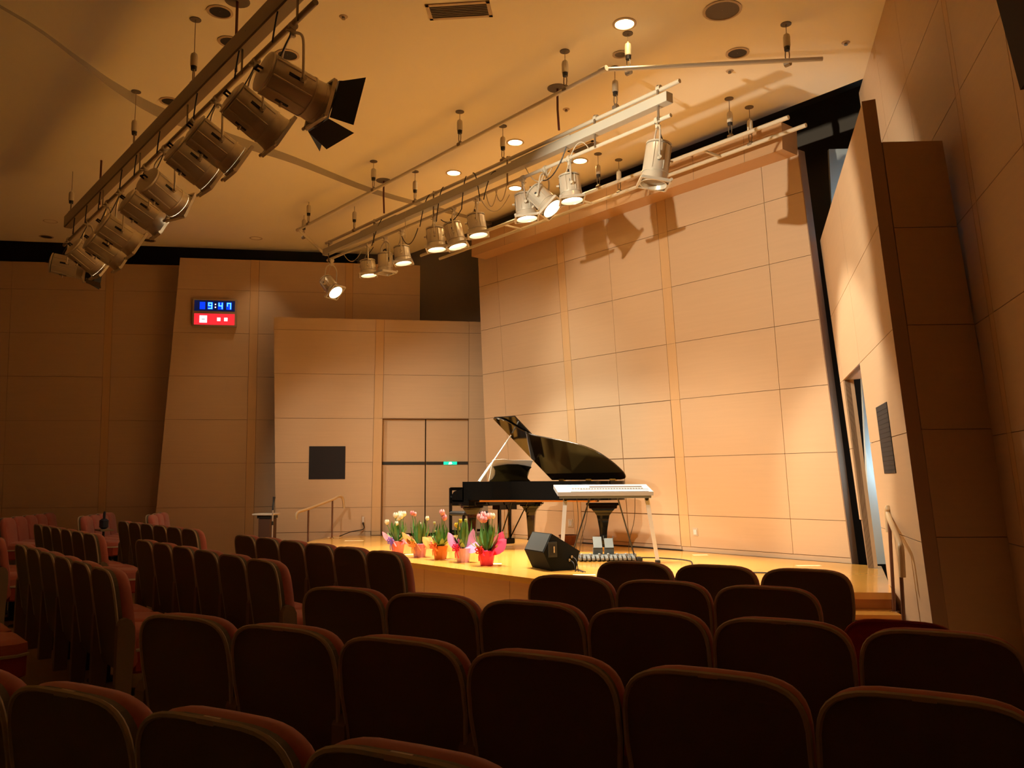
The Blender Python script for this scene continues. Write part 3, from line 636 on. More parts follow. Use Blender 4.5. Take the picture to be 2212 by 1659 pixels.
# ------------------------------------------------------------------ handrails
def rail(name, posts, path, label):
    t = empty(name, posts[0][0], 0, label, 'handrail'); o = Vector(posts[0][0])
    for a, h in posts:
        a = Vector(a) - o
        MB().tube([a, a + Vector((0, 0, h))], .016, 10).build('post', RAILP, t, True); MB().lathe([(.04, 0), (.04, .01)], 12, o=a).build('base_plate', CHROME, t)
    MB().tube(catmull([Vector(p) - o for p in path], 5), .024, 10).build('grab_rail', RAILC, t, True)
def zat(P, py):
    lo, hi = -1.0, 7.0
    for _ in range(40):
        m_ = (lo + hi) / 2; q = Vector((P[0], P[1], m_)) - EYE; y = CY - FPX * q.dot(UP) / q.dot(_f)
        if y < py: hi = m_
        else: lo = m_
    return lo
a = on_z(1932, 1322, .307); b_ = EYE + ray(1952, 1335) * (6.95 / ray(1952, 1335).dot(cam2hall((0, 1, 0)))); ev = (a - b_); ev.z = 0; ev.normalize()
za, zb_ = zat(a, 1122), zat(b_, 1176)
rail('handrail', [((a.x, a.y, .307), za - .307), ((b_.x, b_.y, 0), zb_)],
     [Vector((a.x, a.y, za - .12)) + ev * .13, Vector((a.x, a.y, za + .06)) + ev * .14, Vector((a.x, a.y, za + .10)) + ev * .05, Vector((a.x, a.y, za + .02)), Vector((b_.x, b_.y, zb_ + .02)), Vector((b_.x, b_.y, zb_ - .05)) - ev * .10, Vector((b_.x, b_.y, zb_ - .25)) - ev * .10], 'cream handrail on dark posts beside the right stage steps')
a = EYE + ray(717, 1159) * (15.5 / ray(717, 1159).dot(cam2hall((0, 1, 0)))); b_ = EYE + ray(665, 1174) * (15.0 / ray(665, 1174).dot(cam2hall((0, 1, 0)))); ev = (a - b_); ev.z = 0; ev.normalize()
za, zb_ = zat(a, 1079), zat(b_, 1099)
rail('handrail', [((a.x, a.y, .46), za - .46), ((b_.x, b_.y, .307), zb_ - .307)],
     [Vector((a.x, a.y, za - .16)) + ev * .30, Vector((a.x, a.y, za + .02)) + ev * .26, Vector((a.x, a.y, za + .05)) + ev * .15, Vector((a.x, a.y, za + .0)), Vector((b_.x, b_.y, zb_ + .0)), Vector((b_.x, b_.y, zb_ - .06)) - ev * .26, Vector((b_.x, b_.y, zb_ - .17)) - ev * .28], 'cream handrail on dark posts beside the left stage steps')

# lectern table and microphone stand at far left of the stage
LT = on_z(576, 1180, .0) if False else EYE + ray(575, 1109) * (14.6 / ray(575, 1109).dot(cam2hall((0, 1, 0))))
t = empty('lectern', (LT.x, LT.y, 0), R(40), 'small dark lectern with a pale top left of the stage', 'lectern')
MB().rbox((-.18, -.16, LT.z - .03), (.18, .16, LT.z), .006).build('top', mat('pale lectern top', (.6, .52, .42), .4), t)
MB().rbox((-.08, -.12, .03), (.14, .12, LT.z - .08), .01).build('body', mat('dark lectern wood', (.10, .045, .025), .5), t)
MB().box((-.11, -.14, .0), (.17, .14, .03)).build('plinth', BLK, t); MB().box((-.1, -.13, LT.z - .08), (.15, .13, LT.z - .03)).build('shelf', BLK, t)
MS = EYE + ray(588, 1160) * (13.6 / ray(588, 1160).dot(cam2hall((0, 1, 0))))
t = empty('microphone_stand', (MS.x, MS.y, 0), 0, 'slim cream microphone stand beside the lectern', 'microphone stand')
zt_ = zat(MS, 1102); zm = zat(MS, 1078)
MB().lathe([(.12, 0), (.12, .015), (.02, .03)], 18).build('base', BLK, t, True); MB().tube([(0, 0, .02), (0, 0, zt_)], .011, 8).build('pole', mat('pale pole', (.6, .52, .45), .35, .4), t, True)
MB().lathe([(.016, -.03), (.016, .03)], 10, o=(0, 0, zt_ * .8)).build('collar', BLK, t)
MB().tube([(0, 0, zt_), (-.02, .01, zt_ + .07), (-.05, .03, zm - .06)], .014, 8).build('clip', BLK, t, True)
MB().tube([(-.05, .03, zm - .07), (-.07, .045, zm), (-.075, .05, zm + .03)], [.012, .019, .022], 10).build('microphone', BLK, t, True)

# ------------------------------------------------------------------ grand piano
PX0, PY0, SZ = -10.63, 8.31, 0.46
t = empty('grand_piano', (PX0, PY0, SZ), 0, 'black concert grand piano with its lid open on the stage', 'piano')
pn = t
def outline(x_from=0.0, grow=0.0):
    P = [(2.10, .75), (2.22, .71), (2.27, .58), (2.23, .34), (2.10, .10), (1.86, -.07), (1.5, -.20), (1.2, -.30), (1.06, -.38), (.95, -.52), (.84, -.68), (.70, -.75)]
    c = [(p.x, p.y) for p in catmull([(x, y, 0) for x, y in P], 5)]
    return [(x_from, .75)] + c + [(x_from, -.75)]
rim = MB(); O = outline(.27)
# rim as a shell
outer = [(x, y) for x, y in O]
cxm = (1.2, .1)
inner = []
for i, (x, y) in enumerate(O):
    a, b_ = Vector(O[i - 1]), Vector(O[(i + 1) % len(O)]); tt = (b_ - a).normalized(); nn = Vector((tt.y, -tt.x)); inner.append((x + nn.x * .055, y + nn.y * .055) if 0 < i < len(O) - 1 else (x + .03, y - math.copysign(.055, y)))
N_ = len(O)
vs = [(x, y, .73) for x, y in outer] + [(x, y, 1.0) for x, y in outer] + [(x, y, 1.0) for x, y in inner] + [(x, y, .73) for x, y in inner]
fs = []
for i in range(N_):
    j = (i + 1) % N_
    for k in range(4): fs.append((k * N_ + i, k * N_ + j, ((k + 1) % 4) * N_ + j, ((k + 1) % 4) * N_ + i))
rim.add(vs, fs); rim.build('rim', LACQ, t, True)
MB().prism([(x, y, .76) for x, y in inner], (0, 0, .02)).build('soundboard', SOUND, t)
MB().prism([(.35 + (x - .35) * .97, y * .96, .90) for x, y in inner], (0, 0, .012)).build('iron_plate', PLATE, t)
bm_ = MB()
for a, b_ in (((.5, -.6), (1.5, .5)), ((.5, .6), (1.2, -.2)), ((1.0, -.3), (1.9, .5)), ((.5, 0), (2.0, .35))):
    a, b_ = Vector((*a, .70)), Vector((*b_, .70)); nn = (b_ - a).cross(Vector((0, 0, 1))).normalized() * .035
    bm_.prism([a - nn, b_ - nn, b_ + nn, a + nn], (0, 0, .05))
bm_.build('beam', SOUND, t)
MB().rbox((0.0, -.75, .635), (.42, .75, .73), .006).build('keybed', LACQ, t)
for sy in (-1, 1):
    a, b_ = sorted((sy * .75, sy * .665))
    arm = MB(); prof = catmull([(.30, 0, 1.0), (.29, 0, .93), (.24, 0, .885), (.12, 0, .87), (.04, 0, .845), (.0, 0, .80)], 4)
    poly = [(0.0, a, .70), (.30, a, .70)] + [(p.x, a, p.z) for p in prof]
    arm.prism(poly, (0, b_ - a, 0)); arm.build('key_arm', LACQ, t)
MB().box((.01, -.66, .70), (.04, .66, .735)).build('key_slip', LACQ, t)
wk = MB()
for i in range(52): wk.box((.045, -.655 + i * .0252, .735), (.19, -.655 + i * .0252 + .0243, .752))
wk.build('white_keys', WHITE, t)['kind'] = 'stuff'
bk = MB()
for i in range(51):
    if i % 7 not in (2, 6): bk.box((.10, -.655 + (i + 1) * .0252 - .006, .752), (.19, -.655 + (i + 1) * .0252 + .006, .764))
bk.build('black_keys', BLK, t)['kind'] = 'stuff'
MB().prism([(.19, -.66, .74), (.21, -.66, .74), (.28, -.66, .95), (.26, -.66, .95)], (0, 1.32, 0)).build('fallboard', LACQ, t)
# music desk and sheets
dk_ = [(-.40, 0), (-.40, .02), (-.34, .06), (-.31, .12), (-.32, .18), (-.38, .245), (-.28, .262), (-.1, .285), (.1, .285), (.28, .262), (.38, .245), (.32, .18), (.31, .12), (.34, .06), (.40, .02), (.40, 0)]
X = Matrix.Translation((.50, -.02, .99)) @ Matrix.Rotation(R(16), 4, 'Y')
MB().prism([(0, y, z) for y, z in dk_], (.018, 0, 0)).xf(X).build('music_desk', LACQ, t)
sh = [(-.405, .02), (-.40, .345), (-.2, .36), (0, .345), (.2, .35), (.40, .345), (.34, .02)]
o = MB().prism([(0, y, z) for y, z in sh], (.006, 0, 0)).xf(X @ Matrix.Translation((-.012, 0, .0))).build('sheet_music', PAPER)
tag(o, 'open white sheet music leaning on the piano music desk', 'sheet music'); o.location = (PX0, PY0, SZ)
# lid
TH = R(38)
def lidpt(x, r, off=0.0):   # r: distance from the hinge, off: above the lid plane
    return Vector((x, .75 - r * math.cos(TH) + off * math.sin(TH), 1.015 + r * math.sin(TH) + off * math.cos(TH)))
LO = [(x, .75 - y) for x, y in outline(.62)]
MB().loft([[lidpt(x, r, 0) for x, r in LO], [lidpt(x, r, .022) for x, r in LO]]).build('lid', LIDM, t)
MB().loft([[lidpt(x, r, .024) for x, r in ((.62, 0), (1.09, 0), (1.09, 1.48), (.62, 1.5))], [lidpt(x, r, .042) for x, r in ((.62, 0), (1.09, 0), (1.09, 1.48), (.62, 1.5))]]).build('front_lid', LACQ, t)
ed = MB().tube([lidpt(x, r, .011) for x, r in LO[1:-1]], .008, 6); ed.build('lid_edge', mat('lid edge lacquer', (.02, .014, .008), .12, spec=.8), t, True)
hb = MB()
for x in (.8, 1.4, 1.9): hb.box((x, .73, 1.0), (x + .12, .765, 1.03))
hb.build('hinge', BRASS, t)
pa, pb = Vector((.62, -.70, 1.0)), lidpt(.70, 1.13, 0)
MB().tube([pa, pa.lerp(pb, .36), pa.lerp(pb, .40), pb], [.022, .018, .010, .010], 8).build('lid_prop', mat('silver lit prop', (.75, .75, .75), .3, .1), t)
MB().lathe([(.02, -.01), (.02, .01)], 10, 'x', pb).build('prop_socket', BRASS, t)
# legs
def pleg(x, y, ang, k=1.0):
    l = MB(); Z = [(.69, .17, .10), (.655, .17, .10), (.65, .145, .09), (.61, .14, .09), (.605, .12, .08), (.58, .105, .075), (.55, .085, .068), (.51, .066, .06), (.46, .058, .055), (.30, .050, .048), (.10, .042, .042), (.095, .05, .05), (.07, .05, .05)]
    l.loft([[(sx * w_, sy * d_, z) for sx, sy in ((-1, -1), (1, -1), (1, 1), (-1, 1))] for z, w_, d_ in [(z, w_ * (k if z > .45 else 1.1), d_) for z, w_, d_ in Z]]); l.xf(Matrix.Translation((x, y, 0)) @ Matrix.Rotation(ang, 4, 'Z'))
    o = l.build('leg', LACQ, t)
    MB().lathe([(.012, .07), (.03, .06), (.025, .05)], 10, o=(x, y, 0)).build('caster_fork', BRASS, o)
    MB().lathe([(.032, -.012), (.032, .012)], 16, 'y', (x, y, .033)).build('caster', BRASS, o, True)
pleg(.30, -.58, R(40), 1.15); pleg(.30, .58, R(40), 1.15); pleg(2.0, .48, R(45), 1.4)
# lyre
ly = MB().box((.26, -.17, .57), (.44, .17, .64)).build('lyre_block', LACQ, t)
for y in (-.115, -.035, .035, .115) if False else (-.10, .10):
    MB().rbox((.32, y - .025, .12), (.37, y + .025, .58), .008).build('lyre_post', LACQ, t)
MB().rbox((.28, -.15, .045), (.42, .15, .13), .01).build('pedal_box', LACQ, t)
for y in (-.07, 0, .07):
    MB().rbox((.16, y - .014, .05), (.29, y + .014, .062), .004).build('pedal', BRASS, t); MB().tube([(.345, y, .12), (.345, y, .6)], .005, 6).build('pedal_rod', BRASS, t)
for y in (-.10, .10): MB().tube([(.36, y, .13), (.72, y * 1.6, .69)], .010, 7).build('lyre_brace', LACQ, t)
# piano chair
t = empty('piano_chair', (PX0 - .42, PY0 - .12, SZ), 0, 'black piano chair with a low back at the keyboard end', 'chair')
MB().rbox((-.20, -.26, .46), (.20, .26, .53), .02).build('seat', mat('black leatherette', (.012, .012, .012), .4), t)
for x in (-.18, .18):
    for y in (-.23, .23): MB().box((x - .018, y - .018, 0), (x + .018, y + .018, .90 if x < 0 else .46)).build('leg' if x > 0 else 'back_post', LACQ, t)
for z in (.62, .86): MB().box((-.195, -.23, z), (-.165, .23, z + .05)).build('back_rail', LACQ, t)
for y in (-.23, .23): MB().box((-.18, y - .01, .20), (.18, y + .01, .235)).build('stretcher', LACQ, t)
MB().box((-.01, -.23, .20), (.01, .23, .235)).build('stretcher', LACQ, t)

# ------------------------------------------------------------------ digital keyboard on its stand, pedalboard
kr = on_z(1412, 1216, SZ); kd = cam2hall((1, 0, 0)); kang = math.atan2(kd.y, kd.x)
kc = kr - kd * .57; kc.z = SZ
KBW = mat('keyboard white shell', (.30, .31, .33), .4)
t = empty('digital_keyboard', kc, kang, 'white digital keyboard beside the piano tail', 'keyboard')
hz = .865
X = Matrix.Translation((-.02, 0, hz)) @ Matrix.Rotation(R(17), 4, 'X')
sl = MB(); sl.loft([[(-.58, -.15, 0), (.585, -.15, 0), (.585, -.15, .05), (-.58, -.15, .05)], [(-.62, .15, 0), (.54, .15, 0), (.54, .15, .05), (-.62, .15, .05)]]); sl.xf(X).build('case', KBW, t)
MB().box((-.56, -.14, -.035), (.56, .12, -.002)).xf(X).build('underside', GREYM, t)
MB().box((-.46, .07, .05), (-.30, .135, .053)).xf(X).build('display', mat('pale blue lcd', (.12, .25, .45), .3, emit=(.15, .35, .6), es=.3), t)
MB().box((-.18, .035, .05), (.47, .075, .053)).xf(X).build('slider_slot', mat('slot brown', (.07, .05, .04), .5), t)
bt = MB()
for i in range(26): bt.box((-.40 + i * .034, -.03, .05), (-.40 + i * .034 + .024, .0, .055))
bt.xf(X).build('buttons', mat('grey buttons', (.16, .14, .12), .5), t)['kind'] = 'stuff'
ky = MB()
for i in range(52): ky.box((-.42 + i * .0182, -.145, .05), (-.42 + i * .0182 + .017, -.075, .057))
ky.xf(X).build('white_keys', KBW, t)['kind'] = 'stuff'
MB().box((-.30, -.074, .05), (.53, -.050, .054)).xf(X).build('key_felt', mat('dark felt line', (.05, .04, .035), .6), t)
t2 = empty('keyboard_stand', kc, kang, 'silver legged stand under the white digital keyboard', 'stand')
MB().box((-.56, -.015, .80), (.56, .015, .83)).build('crossbar', BLK, t2)
for s_, o_ in ((-1, -.06), (1, .12)):
    MB().loft([[(s_ * .50 - .025, -.02, .82), (s_ * .50 + .025, -.02, .82), (s_ * .50 + .025, .02, .82), (s_ * .50 - .025, .02, .82)], [(s_ * .50 + o_ - .02, -.02, .02), (s_ * .50 + o_ + .02, -.02, .02), (s_ * .50 + o_ + .02, .02, .02), (s_ * .50 + o_ - .02, .02, .02)]]).build('leg', SILV, t2)
    MB().rbox((s_ * .50 + o_ - .03, -.03, 0), (s_ * .50 + o_ + .03, .03, .035), .006).build('rubber_foot', BLK, t2)
    MB().lathe([(.022, -.03), (.022, .0)], 10, 'y', (s_ * .50, -.02, .78)).build('knob', BLK, t2)
    MB().tube([(s_ * .50, .0, .80), (s_ * .50, .16, .83)], .012, 6).build('support_arm', BLK, t2)
for s_ in (-1, 1): MB().tube([(s_ * .17 - .02, .05, .80), (s_ * .40 - .02, .28, .05)], .010, 7).build('rear_strut', BLK, t2)
pc = (on_z(1248, 1212, SZ) + on_z(1374, 1212, SZ)) / 2
pd_ = kd; t = empty('pedalboard', (pc.x, pc.y, SZ), kang, 'low dark pedalboard with silver foot pedals under the keyboard', 'pedalboard')
MB().rbox((-.37, .02, .0), (.37, .22, .075), .015).build('base', GREYM, t)
for i in range(13):
    x = -.36 + i * .056; sh_ = i % 7 in (1, 3, 6)
    MB().prism([(x, -.10, .02), (x + .036, -.10, .02), (x + .036, .03, .055), (x, .03, .055)], (0, 0, .022)).build('foot_pedal', mat('silver pedal', (.25, .26, .25), .35, .4), t)
    if i % 2 == 0: MB().rbox((x + .03, -.02, .05), (x + .06, .05, .095), .006).build('raised_pedal', mat('silver pedal', (.25, .26, .25), .35, .4), t)
for k, x in enumerate((-.10, .045)):
    e = empty('expression_pedal', (pc.x, pc.y, SZ) , 0) if False else None
    p_ = MB(); p_.box((x - .06, .10, .07), (x + .06, .16, .16)); p_.prism([(x - .055, .08, .16), (x + .055, .08, .16), (x + .055, .20, .29 - k * .02), (x - .055, .20, .29 - k * .02)], (0, .012, -.012))
    o = p_.build('expression_pedal', GREYM, t)
    if k: MB().box((x - .065, .19, .25), (x - .058, .21, .30)).build('pedal_guard', GREYM, o); MB().box((x + .058, .19, .25), (x + .065, .21, .30)).build('pedal_guard', GREYM, o)
MB().rbox((.37, -.08, 0), (.44, .06, .05), .01).build('foot_switch', BLK, t)
a = pc + kd * .42; q = on_z(1512, 1232, SZ)
tag(MB().tube(catmull([(a.x, a.y, SZ + .04), (a.x + .15, a.y + .22, SZ + .03), (a.x + .5, a.y + .35, SZ + .01), (q.x, q.y, SZ + .009), (q.x + .8, q.y + .3, SZ + .009)], 6), .008, 6).build('cable', CABLE), 'black cable running right from the pedalboard across the stage', 'cable')
# thin hanging leads behind the stand and a small basket
bk_ = on_z(1228, 1176, SZ); t = empty('basket', (bk_.x, bk_.y, SZ), 0, 'small brown basket on the stage behind the monitor', 'basket')
MB().lathe([(.10, 0), (.13, .10), (.15, .14), (.14, .14), (.12, .10), (.09, .01)], 16).build('bowl', mat('brown wicker', (.25, .10, .05), .7, noise=.3, nscale=80), t)
MB().lathe([(.15, .13), (.158, .14), (.15, .15)], 16, cap=False).build('rim', mat('brown wicker', (.25, .10, .05), .7), t)
for x0_, dx, l in ((-.36, .02, 'left'), (-.22, -.10, 'middle'), (.36, -.06, 'right')):
    a = kc + kd * x0_ + Vector((0, 0, .80)); e = kc + kd * (x0_ + dx) + cam2hall((0, .2, 0)); e.z = SZ + .006
    tag(MB().tube(catmull([a, a.lerp(e, .35) + Vector((.02, 0, 0)), a.lerp(e, .7) + Vector((-.03, 0, 0)), e], 5), .004, 5).build('lead', CABLE), 'thin dark lead hanging from the digital keyboard, %s one' % l, 'cable', 'leads under the keyboard')

# ------------------------------------------------------------------ wedge monitor
b1, b2 = on_z(1192, 1234, SZ), on_z(1244.5, 1231, SZ); e1_ = (b2 - b1).normalized(); nv = Vector((e1_.y, -e1_.x, 0))
pent = [on_plane(x, y, b1, nv) for x, y in ((1192, 1234), (1244.5, 1231), (1252, 1190), (1192, 1153), (1174, 1194))]
exd = on_z(1144, 1223, SZ) - b1
t = empty('stage_monitor', (b1.x, b1.y, SZ), 0, 'black wedge stage monitor speaker at the stage front', 'speaker')
pr = [p - t.location for p in pent]; dv = nv * (-.50 if exd.dot(nv) < 0 else .50)
MB().prism(pr, dv).build('cabinet', MON, t)
c0 = (pr[3] + pr[2]) / 2
hc = on_plane(1193, 1187, b1, nv) - t.location
ex = (pr[2] - pr[3]).normalized(); ez = nv.cross(ex); ez = ez if ez.z > 0 else -ez; out = -dv.normalized()
def plate(c, w_, h_, d0, d1, m, name):
    P = [c - ex * w_ - ez * h_ + out * d0, c + ex * w_ - ez * h_ + out * d0, c + ex * w_ + ez * h_ + out * d0, c - ex * w_ + ez * h_ + out * d0]
    return MB().prism(P, out * (d1 - d0)).build(name, m, t)
ex, ez = (ex * .5 + ez * -.85).normalized(), (ex * .85 + ez * .5).normalized()
plate(hc, .085, .055, 0, .012, MONF, 'handle_frame'); plate(hc, .06, .035, .012, .014, SLOT, 'handle_recess'); plate(hc + ez * .012, .035, .009, .014, .024, CHROME, 'handle_grip')
for (x, y) in ((1231, 1202), (1226, 1209)):
    j = on_plane(x, y, b1, nv) - t.location; MB().tube([j, j + out * .05], .014, 10).build('jack', CHROME, t, True)
    MB().tube(catmull([j + out * .05, j + out * .12 + Vector((.02, 0, -.03)), j + out * .12 + Vector((.05, .0, -.15)), Vector((j.x + .12, j.y + .02, .01)), Vector((j.x + .3, j.y - .05, .008))], 5), .005, 6).build('lead', CABLE, t, True)
gr = MB(); gr.prism([pr[4] + (pr[3] - pr[4]) * .04 + dv * .04, pr[3] + (pr[4] - pr[3]) * .04 + dv * .04, pr[3] + (pr[4] - pr[3]) * .04 + dv * .96, pr[4] + (pr[3] - pr[4]) * .04 + dv * .96], (pr[4] - pr[1]).normalized() * .006); gr.build('top_skin', MONF, t)

# ------------------------------------------------------------------ tulip pots
def leafb(base, tip, w_, bend, n=6, twist=0):
    base, tip = Vector(base), Vector(tip); d = tip - base; s = d.cross(Vector((0, 0, 1)))
    s = s.normalized() if s.length > 1e-4 else Vector((1, 0, 0)); s = Matrix.Rotation(twist, 3, d.normalized()) @ s; b = MB()
    out_ = Vector((d.x, d.y, 0)); out_ = out_.normalized() if out_.length > 1e-4 else Vector((0, 1, 0))
    vs = []
    for i in range(n + 1):
        k = i / n; p = base + d * k + out_ * bend * math.sin(k * PI / 2) ** 2 * -1 * (k - 1) * 2; ww = w_ * math.sin(PI * min(1, .12 + k * .88)) ** .8 * (1 if k < 1 else .05)
        cup = Vector((0, 0, 1)) * ww * .0 - out_ * ww * .35
        vs += [p - s * ww, p + cup, p + s * ww]
    fs = []
    for i in range(n):
        for j in range(2): fs.append((i * 3 + j, i * 3 + j + 1, i * 3 + j + 4, i * 3 + j + 3))
    return b.add(vs, fs)
def tulip(c, r, h, m, parent):
    b = MB()
    for k in range(6):
        a = k * PI / 3; rr = r * (.95 if k % 2 else 1.05)
        P = []
        for (rad, z, w_) in ((.15, 0, .25), (.8, .25, .62), (1.0, .55, .66), (.85, .85, .42), (.62, 1.05, .06)):
            q = Vector((math.cos(a), math.sin(a), 0)); s = Vector((-q.y, q.x, 0))
            P.append((q * rr * rad + Vector((0, 0, h * z)) - s * r * w_ * .9, q * rr * rad * 1.08 + Vector((0, 0, h * z)), q * rr * rad + Vector((0, 0, h * z)) + s * r * w_ * .9))
        vs = [Vector(c) + p for row in P for p in row]; b.add(vs, [(i * 3 + j, i * 3 + j + 1, i * 3 + j + 4, i * 3 + j + 3) for i in range(4) for j in range(2)])
    return b.build('tulip_flower', m, parent, True)
def rose_mat(n, c): return mat(n, c, .5, noise=.12, nscale=40)
def tulip_pot(px, py, label, wrap, paper, bow, flowers, hgt, seed, wide=1.0):
    random.seed(seed); p = on_z(px, py, SZ); t = empty('tulip_pot', (p.x, p.y + .06, SZ), 0, label, 'potted tulips', 'wrapped tulip pots along the stage edge')
    rb, rt, ph = .062, .088, .155
    rings = []
    for z, r_ in ((0, rb), (ph * .4, rb + (rt - rb) * .4), (ph, rt), (ph * 1.02, rt * .9)):
        rings.append([(math.cos(2 * PI * j / 20) * (r_ + .004 * (j % 2) + random.uniform(-.002, .002)), math.sin(2 * PI * j / 20) * (r_ + .004 * (j % 2)), z) for j in range(20)])
    MB().loft(rings).build('wrapped_pot', wrap, t)
    MB().lathe([(rt * .88, ph * .93), (.002, ph * .97)], 14).build('soil', mat('potting soil', (.05, .03, .02), .9), t)
    for a, rad, ht, w_ in paper[1]:
        paper_k = a
        a = math.atan2(kd.y, kd.x) + R(a)      # 0 points to the camera's right, 90 away from it
        q = Vector((math.cos(a), math.sin(a), 0)); b = leafb(q * rt * .55 + Vector((0, 0, ph * .85)), q * rad * 1.15 + Vector((0, 0, ph + ht * 1.1)), w_ * 1.45, .03, 6, twist=R(55) * (1 if math.cos(R(paper_k)) > 0 else -1)); b.build('paper_petal', paper[0], t, True)
    # bow on the camera's left side
    f_ = -(cam2hall((0, 1, 0)) * .75 + cam2hall((1, 0, 0)) * .55).normalized(); s = Vector((-f_.y, f_.x, 0)); c = f_ * (rt + .02) + Vector((0, 0, ph * .98))
    for sg_, up_ in ((1, .02), (-1, .02), (.6, .05), (-.6, .05), (.8, -.015), (-.8, -.015)):
        e = c + s * sg_ * .055 + Vector((0, 0, up_)) + f_ * .02
        MB().tube(catmull([c, (c + e) / 2 + Vector((0, 0, .022)), e, (c + e) / 2 - Vector((0, 0, .012)), c], 4), [.006] * 17, 5).build('bow_loop', bow, t, True)
    for sg_ in (-.5, .4): MB().tube([c, c + s * sg_ * .03 + f_ * .01 - Vector((0, 0, .05)), c + s * sg_ * .05 - Vector((0, 0, .10)) - f_ * .008], .006, 5).build('ribbon_tail', bow, t)
    for i in range(26):
        a = random.uniform(0, 2 * PI); sp = random.uniform(.02, .105) * wide; q = Vector((math.cos(a), math.sin(a), 0)); h_ = random.uniform(.55, .9) * hgt
        leafb(q * .03 + Vector((0, 0, ph * .95)), q * sp * 1.2 + Vector((0, 0, ph + h_)), random.uniform(.011, .020), .05).build('leaf', GREEN, t, True)
    for i in range(5):
        a = random.uniform(0, 2 * PI); q = Vector((math.cos(a), math.sin(a), 0)); b = leafb(q * .03 + Vector((0, 0, ph * .95)), q * random.uniform(.14, .20) + Vector((0, 0, ph + random.uniform(.03, .12))), .026, .05); b.build('leaf', GREENY, t, True)
    t.scale = (1.14, 1.14, 1.14)
    rgt, fwd = cam2hall((1, 0, 0)), cam2hall((0, 1, 0))
    for dx, dy, z, m_, r_ in flowers:
        q = rgt * dx + fwd * dy; top_ = q + Vector((0, 0, ph + z))
        MB().tube(catmull([q * .25 + Vector((0, 0, ph * .9)), q * .6 + Vector((0, 0, ph + z * .5)), top_], 3), .004, 5).build('stem', GREEN, t, True)
        tulip(top_, r_, r_ * 2.3, m_, t)
TW = rose_mat('white tulip', (.85, .80, .60)); TP = rose_mat('pink tulip', (.80, .28, .30)); TY_ = rose_mat('yellow tulip', (.80, .62, .05)); TPP = rose_mat('pale pink tulip', (.85, .42, .42)); TG = rose_mat('greenish tulip bud', (.55, .55, .22))
petal = lambda L: [(a, rad, ht, w_) for a, rad, ht, w_ in L]
tulip_pot(851, 1197, 'tulip pot with white flowers and salmon wrap, leftmost of five', rose_mat('salmon wrap', (.80, .20, .17)), (rose_mat('pink paper', (.85, .30, .36)), petal([(200, .17, .11, .03), (-40, .13, .06, .05), (20, .12, .07, .05), (250, .12, .02, .05), (100, .12, .05, .05)])), rose_mat('violet ribbon', (.22, .12, .62)),
          [(-.135, 0, .20, TW, .028), (-.03, 0, .28, TW, .03), (.0, .02, .24, TW, .03), (.04, 0, .27, TW, .03), (.075, .0, .30, TW, .028), (-.01, -.05, .19, TW, .024), (.02, .05, .30, TW, .028)], .30, 1)
tulip_pot(898, 1204, 'tulip pot with few pink buds and orange paper, second from the left', rose_mat('mauve wrap', (.52, .25, .40)), (rose_mat('orange paper', (.90, .27, .07)), petal([(205, .19, .13, .035), (-20, .15, .05, .06), (60, .12, .06, .05), (265, .13, .0, .05), (150, .14, .04, .04)])), rose_mat('amber ribbon', (.90, .40, .10)),
          [(-.09, 0, .33, TP, .024), (-.06, .02, .32, TPP, .022), (.09, 0, .27, TW, .022), (.01, 0, .22, TW, .012)], .34, 2)
tulip_pot(943, 1209, 'tulip pot with pink flowers in a bronze orange wrap, middle of five', rose_mat('bronze wrap', (.62, .20, .03)), (rose_mat('deep orange paper', (.92, .30, .04)), petal([(-10, .20, .04, .06), (20, .19, .10, .05), (240, .13, .03, .05), (180, .18, .09, .04), (90, .12, .07, .05)])), rose_mat('coral ribbon', (.90, .25, .18)),
          [(.02, 0, .34, TPP, .030), (.045, .01, .28, TP, .030), (.03, .03, .31, TP, .026), (-.07, 0, .24, TG, .014), (-.06, .0, .15, TG, .012)], .30, 3)
tulip_pot(992, 1215, 'tulip pot with yellow buds and pink paper petals, second from the right', rose_mat('lilac wrap', (.66, .45, .74)), (rose_mat('rose paper', (.74, .30, .52)), petal([(200, .15, .16, .05), (10, .10, .19, .04), (-20, .17, .04, .05), (250, .10, .10, .05), (120, .12, .10, .05)])), rose_mat('magenta ribbon', (.75, .02, .18)),
          [(-.07, -.02, .22, TY_, .024), (-.03, 0, .27, TY_, .020), (.03, .0, .28, TG, .016), (-.05, 0, .19, TY_, .018)], .36, 4)
tulip_pot(1043, 1222, 'tulip pot with pale pink flowers and bright red paper, rightmost of five', rose_mat('crimson wrap', (.85, .04, .20)), (rose_mat('red paper', (.85, .04, .10)), petal([(10, .15, .18, .05), (-15, .19, .11, .06), (-50, .13, .03, .05), (240, .10, .03, .05), (90, .12, .08, .05)])), rose_mat('red ribbon', (.75, .02, .03)),
          [(-.07, 0, .31, TPP, .032), (-.035, .02, .34, TPP, .030), (-.05, -.02, .29, TPP, .030), (.0, 0, .32, TPP, .030), (.03, .02, .33, TPP, .028), (.065, 0, .33, TW, .026), (-.02, -.03, .29, TP, .028)], .33, 5, 1.2)

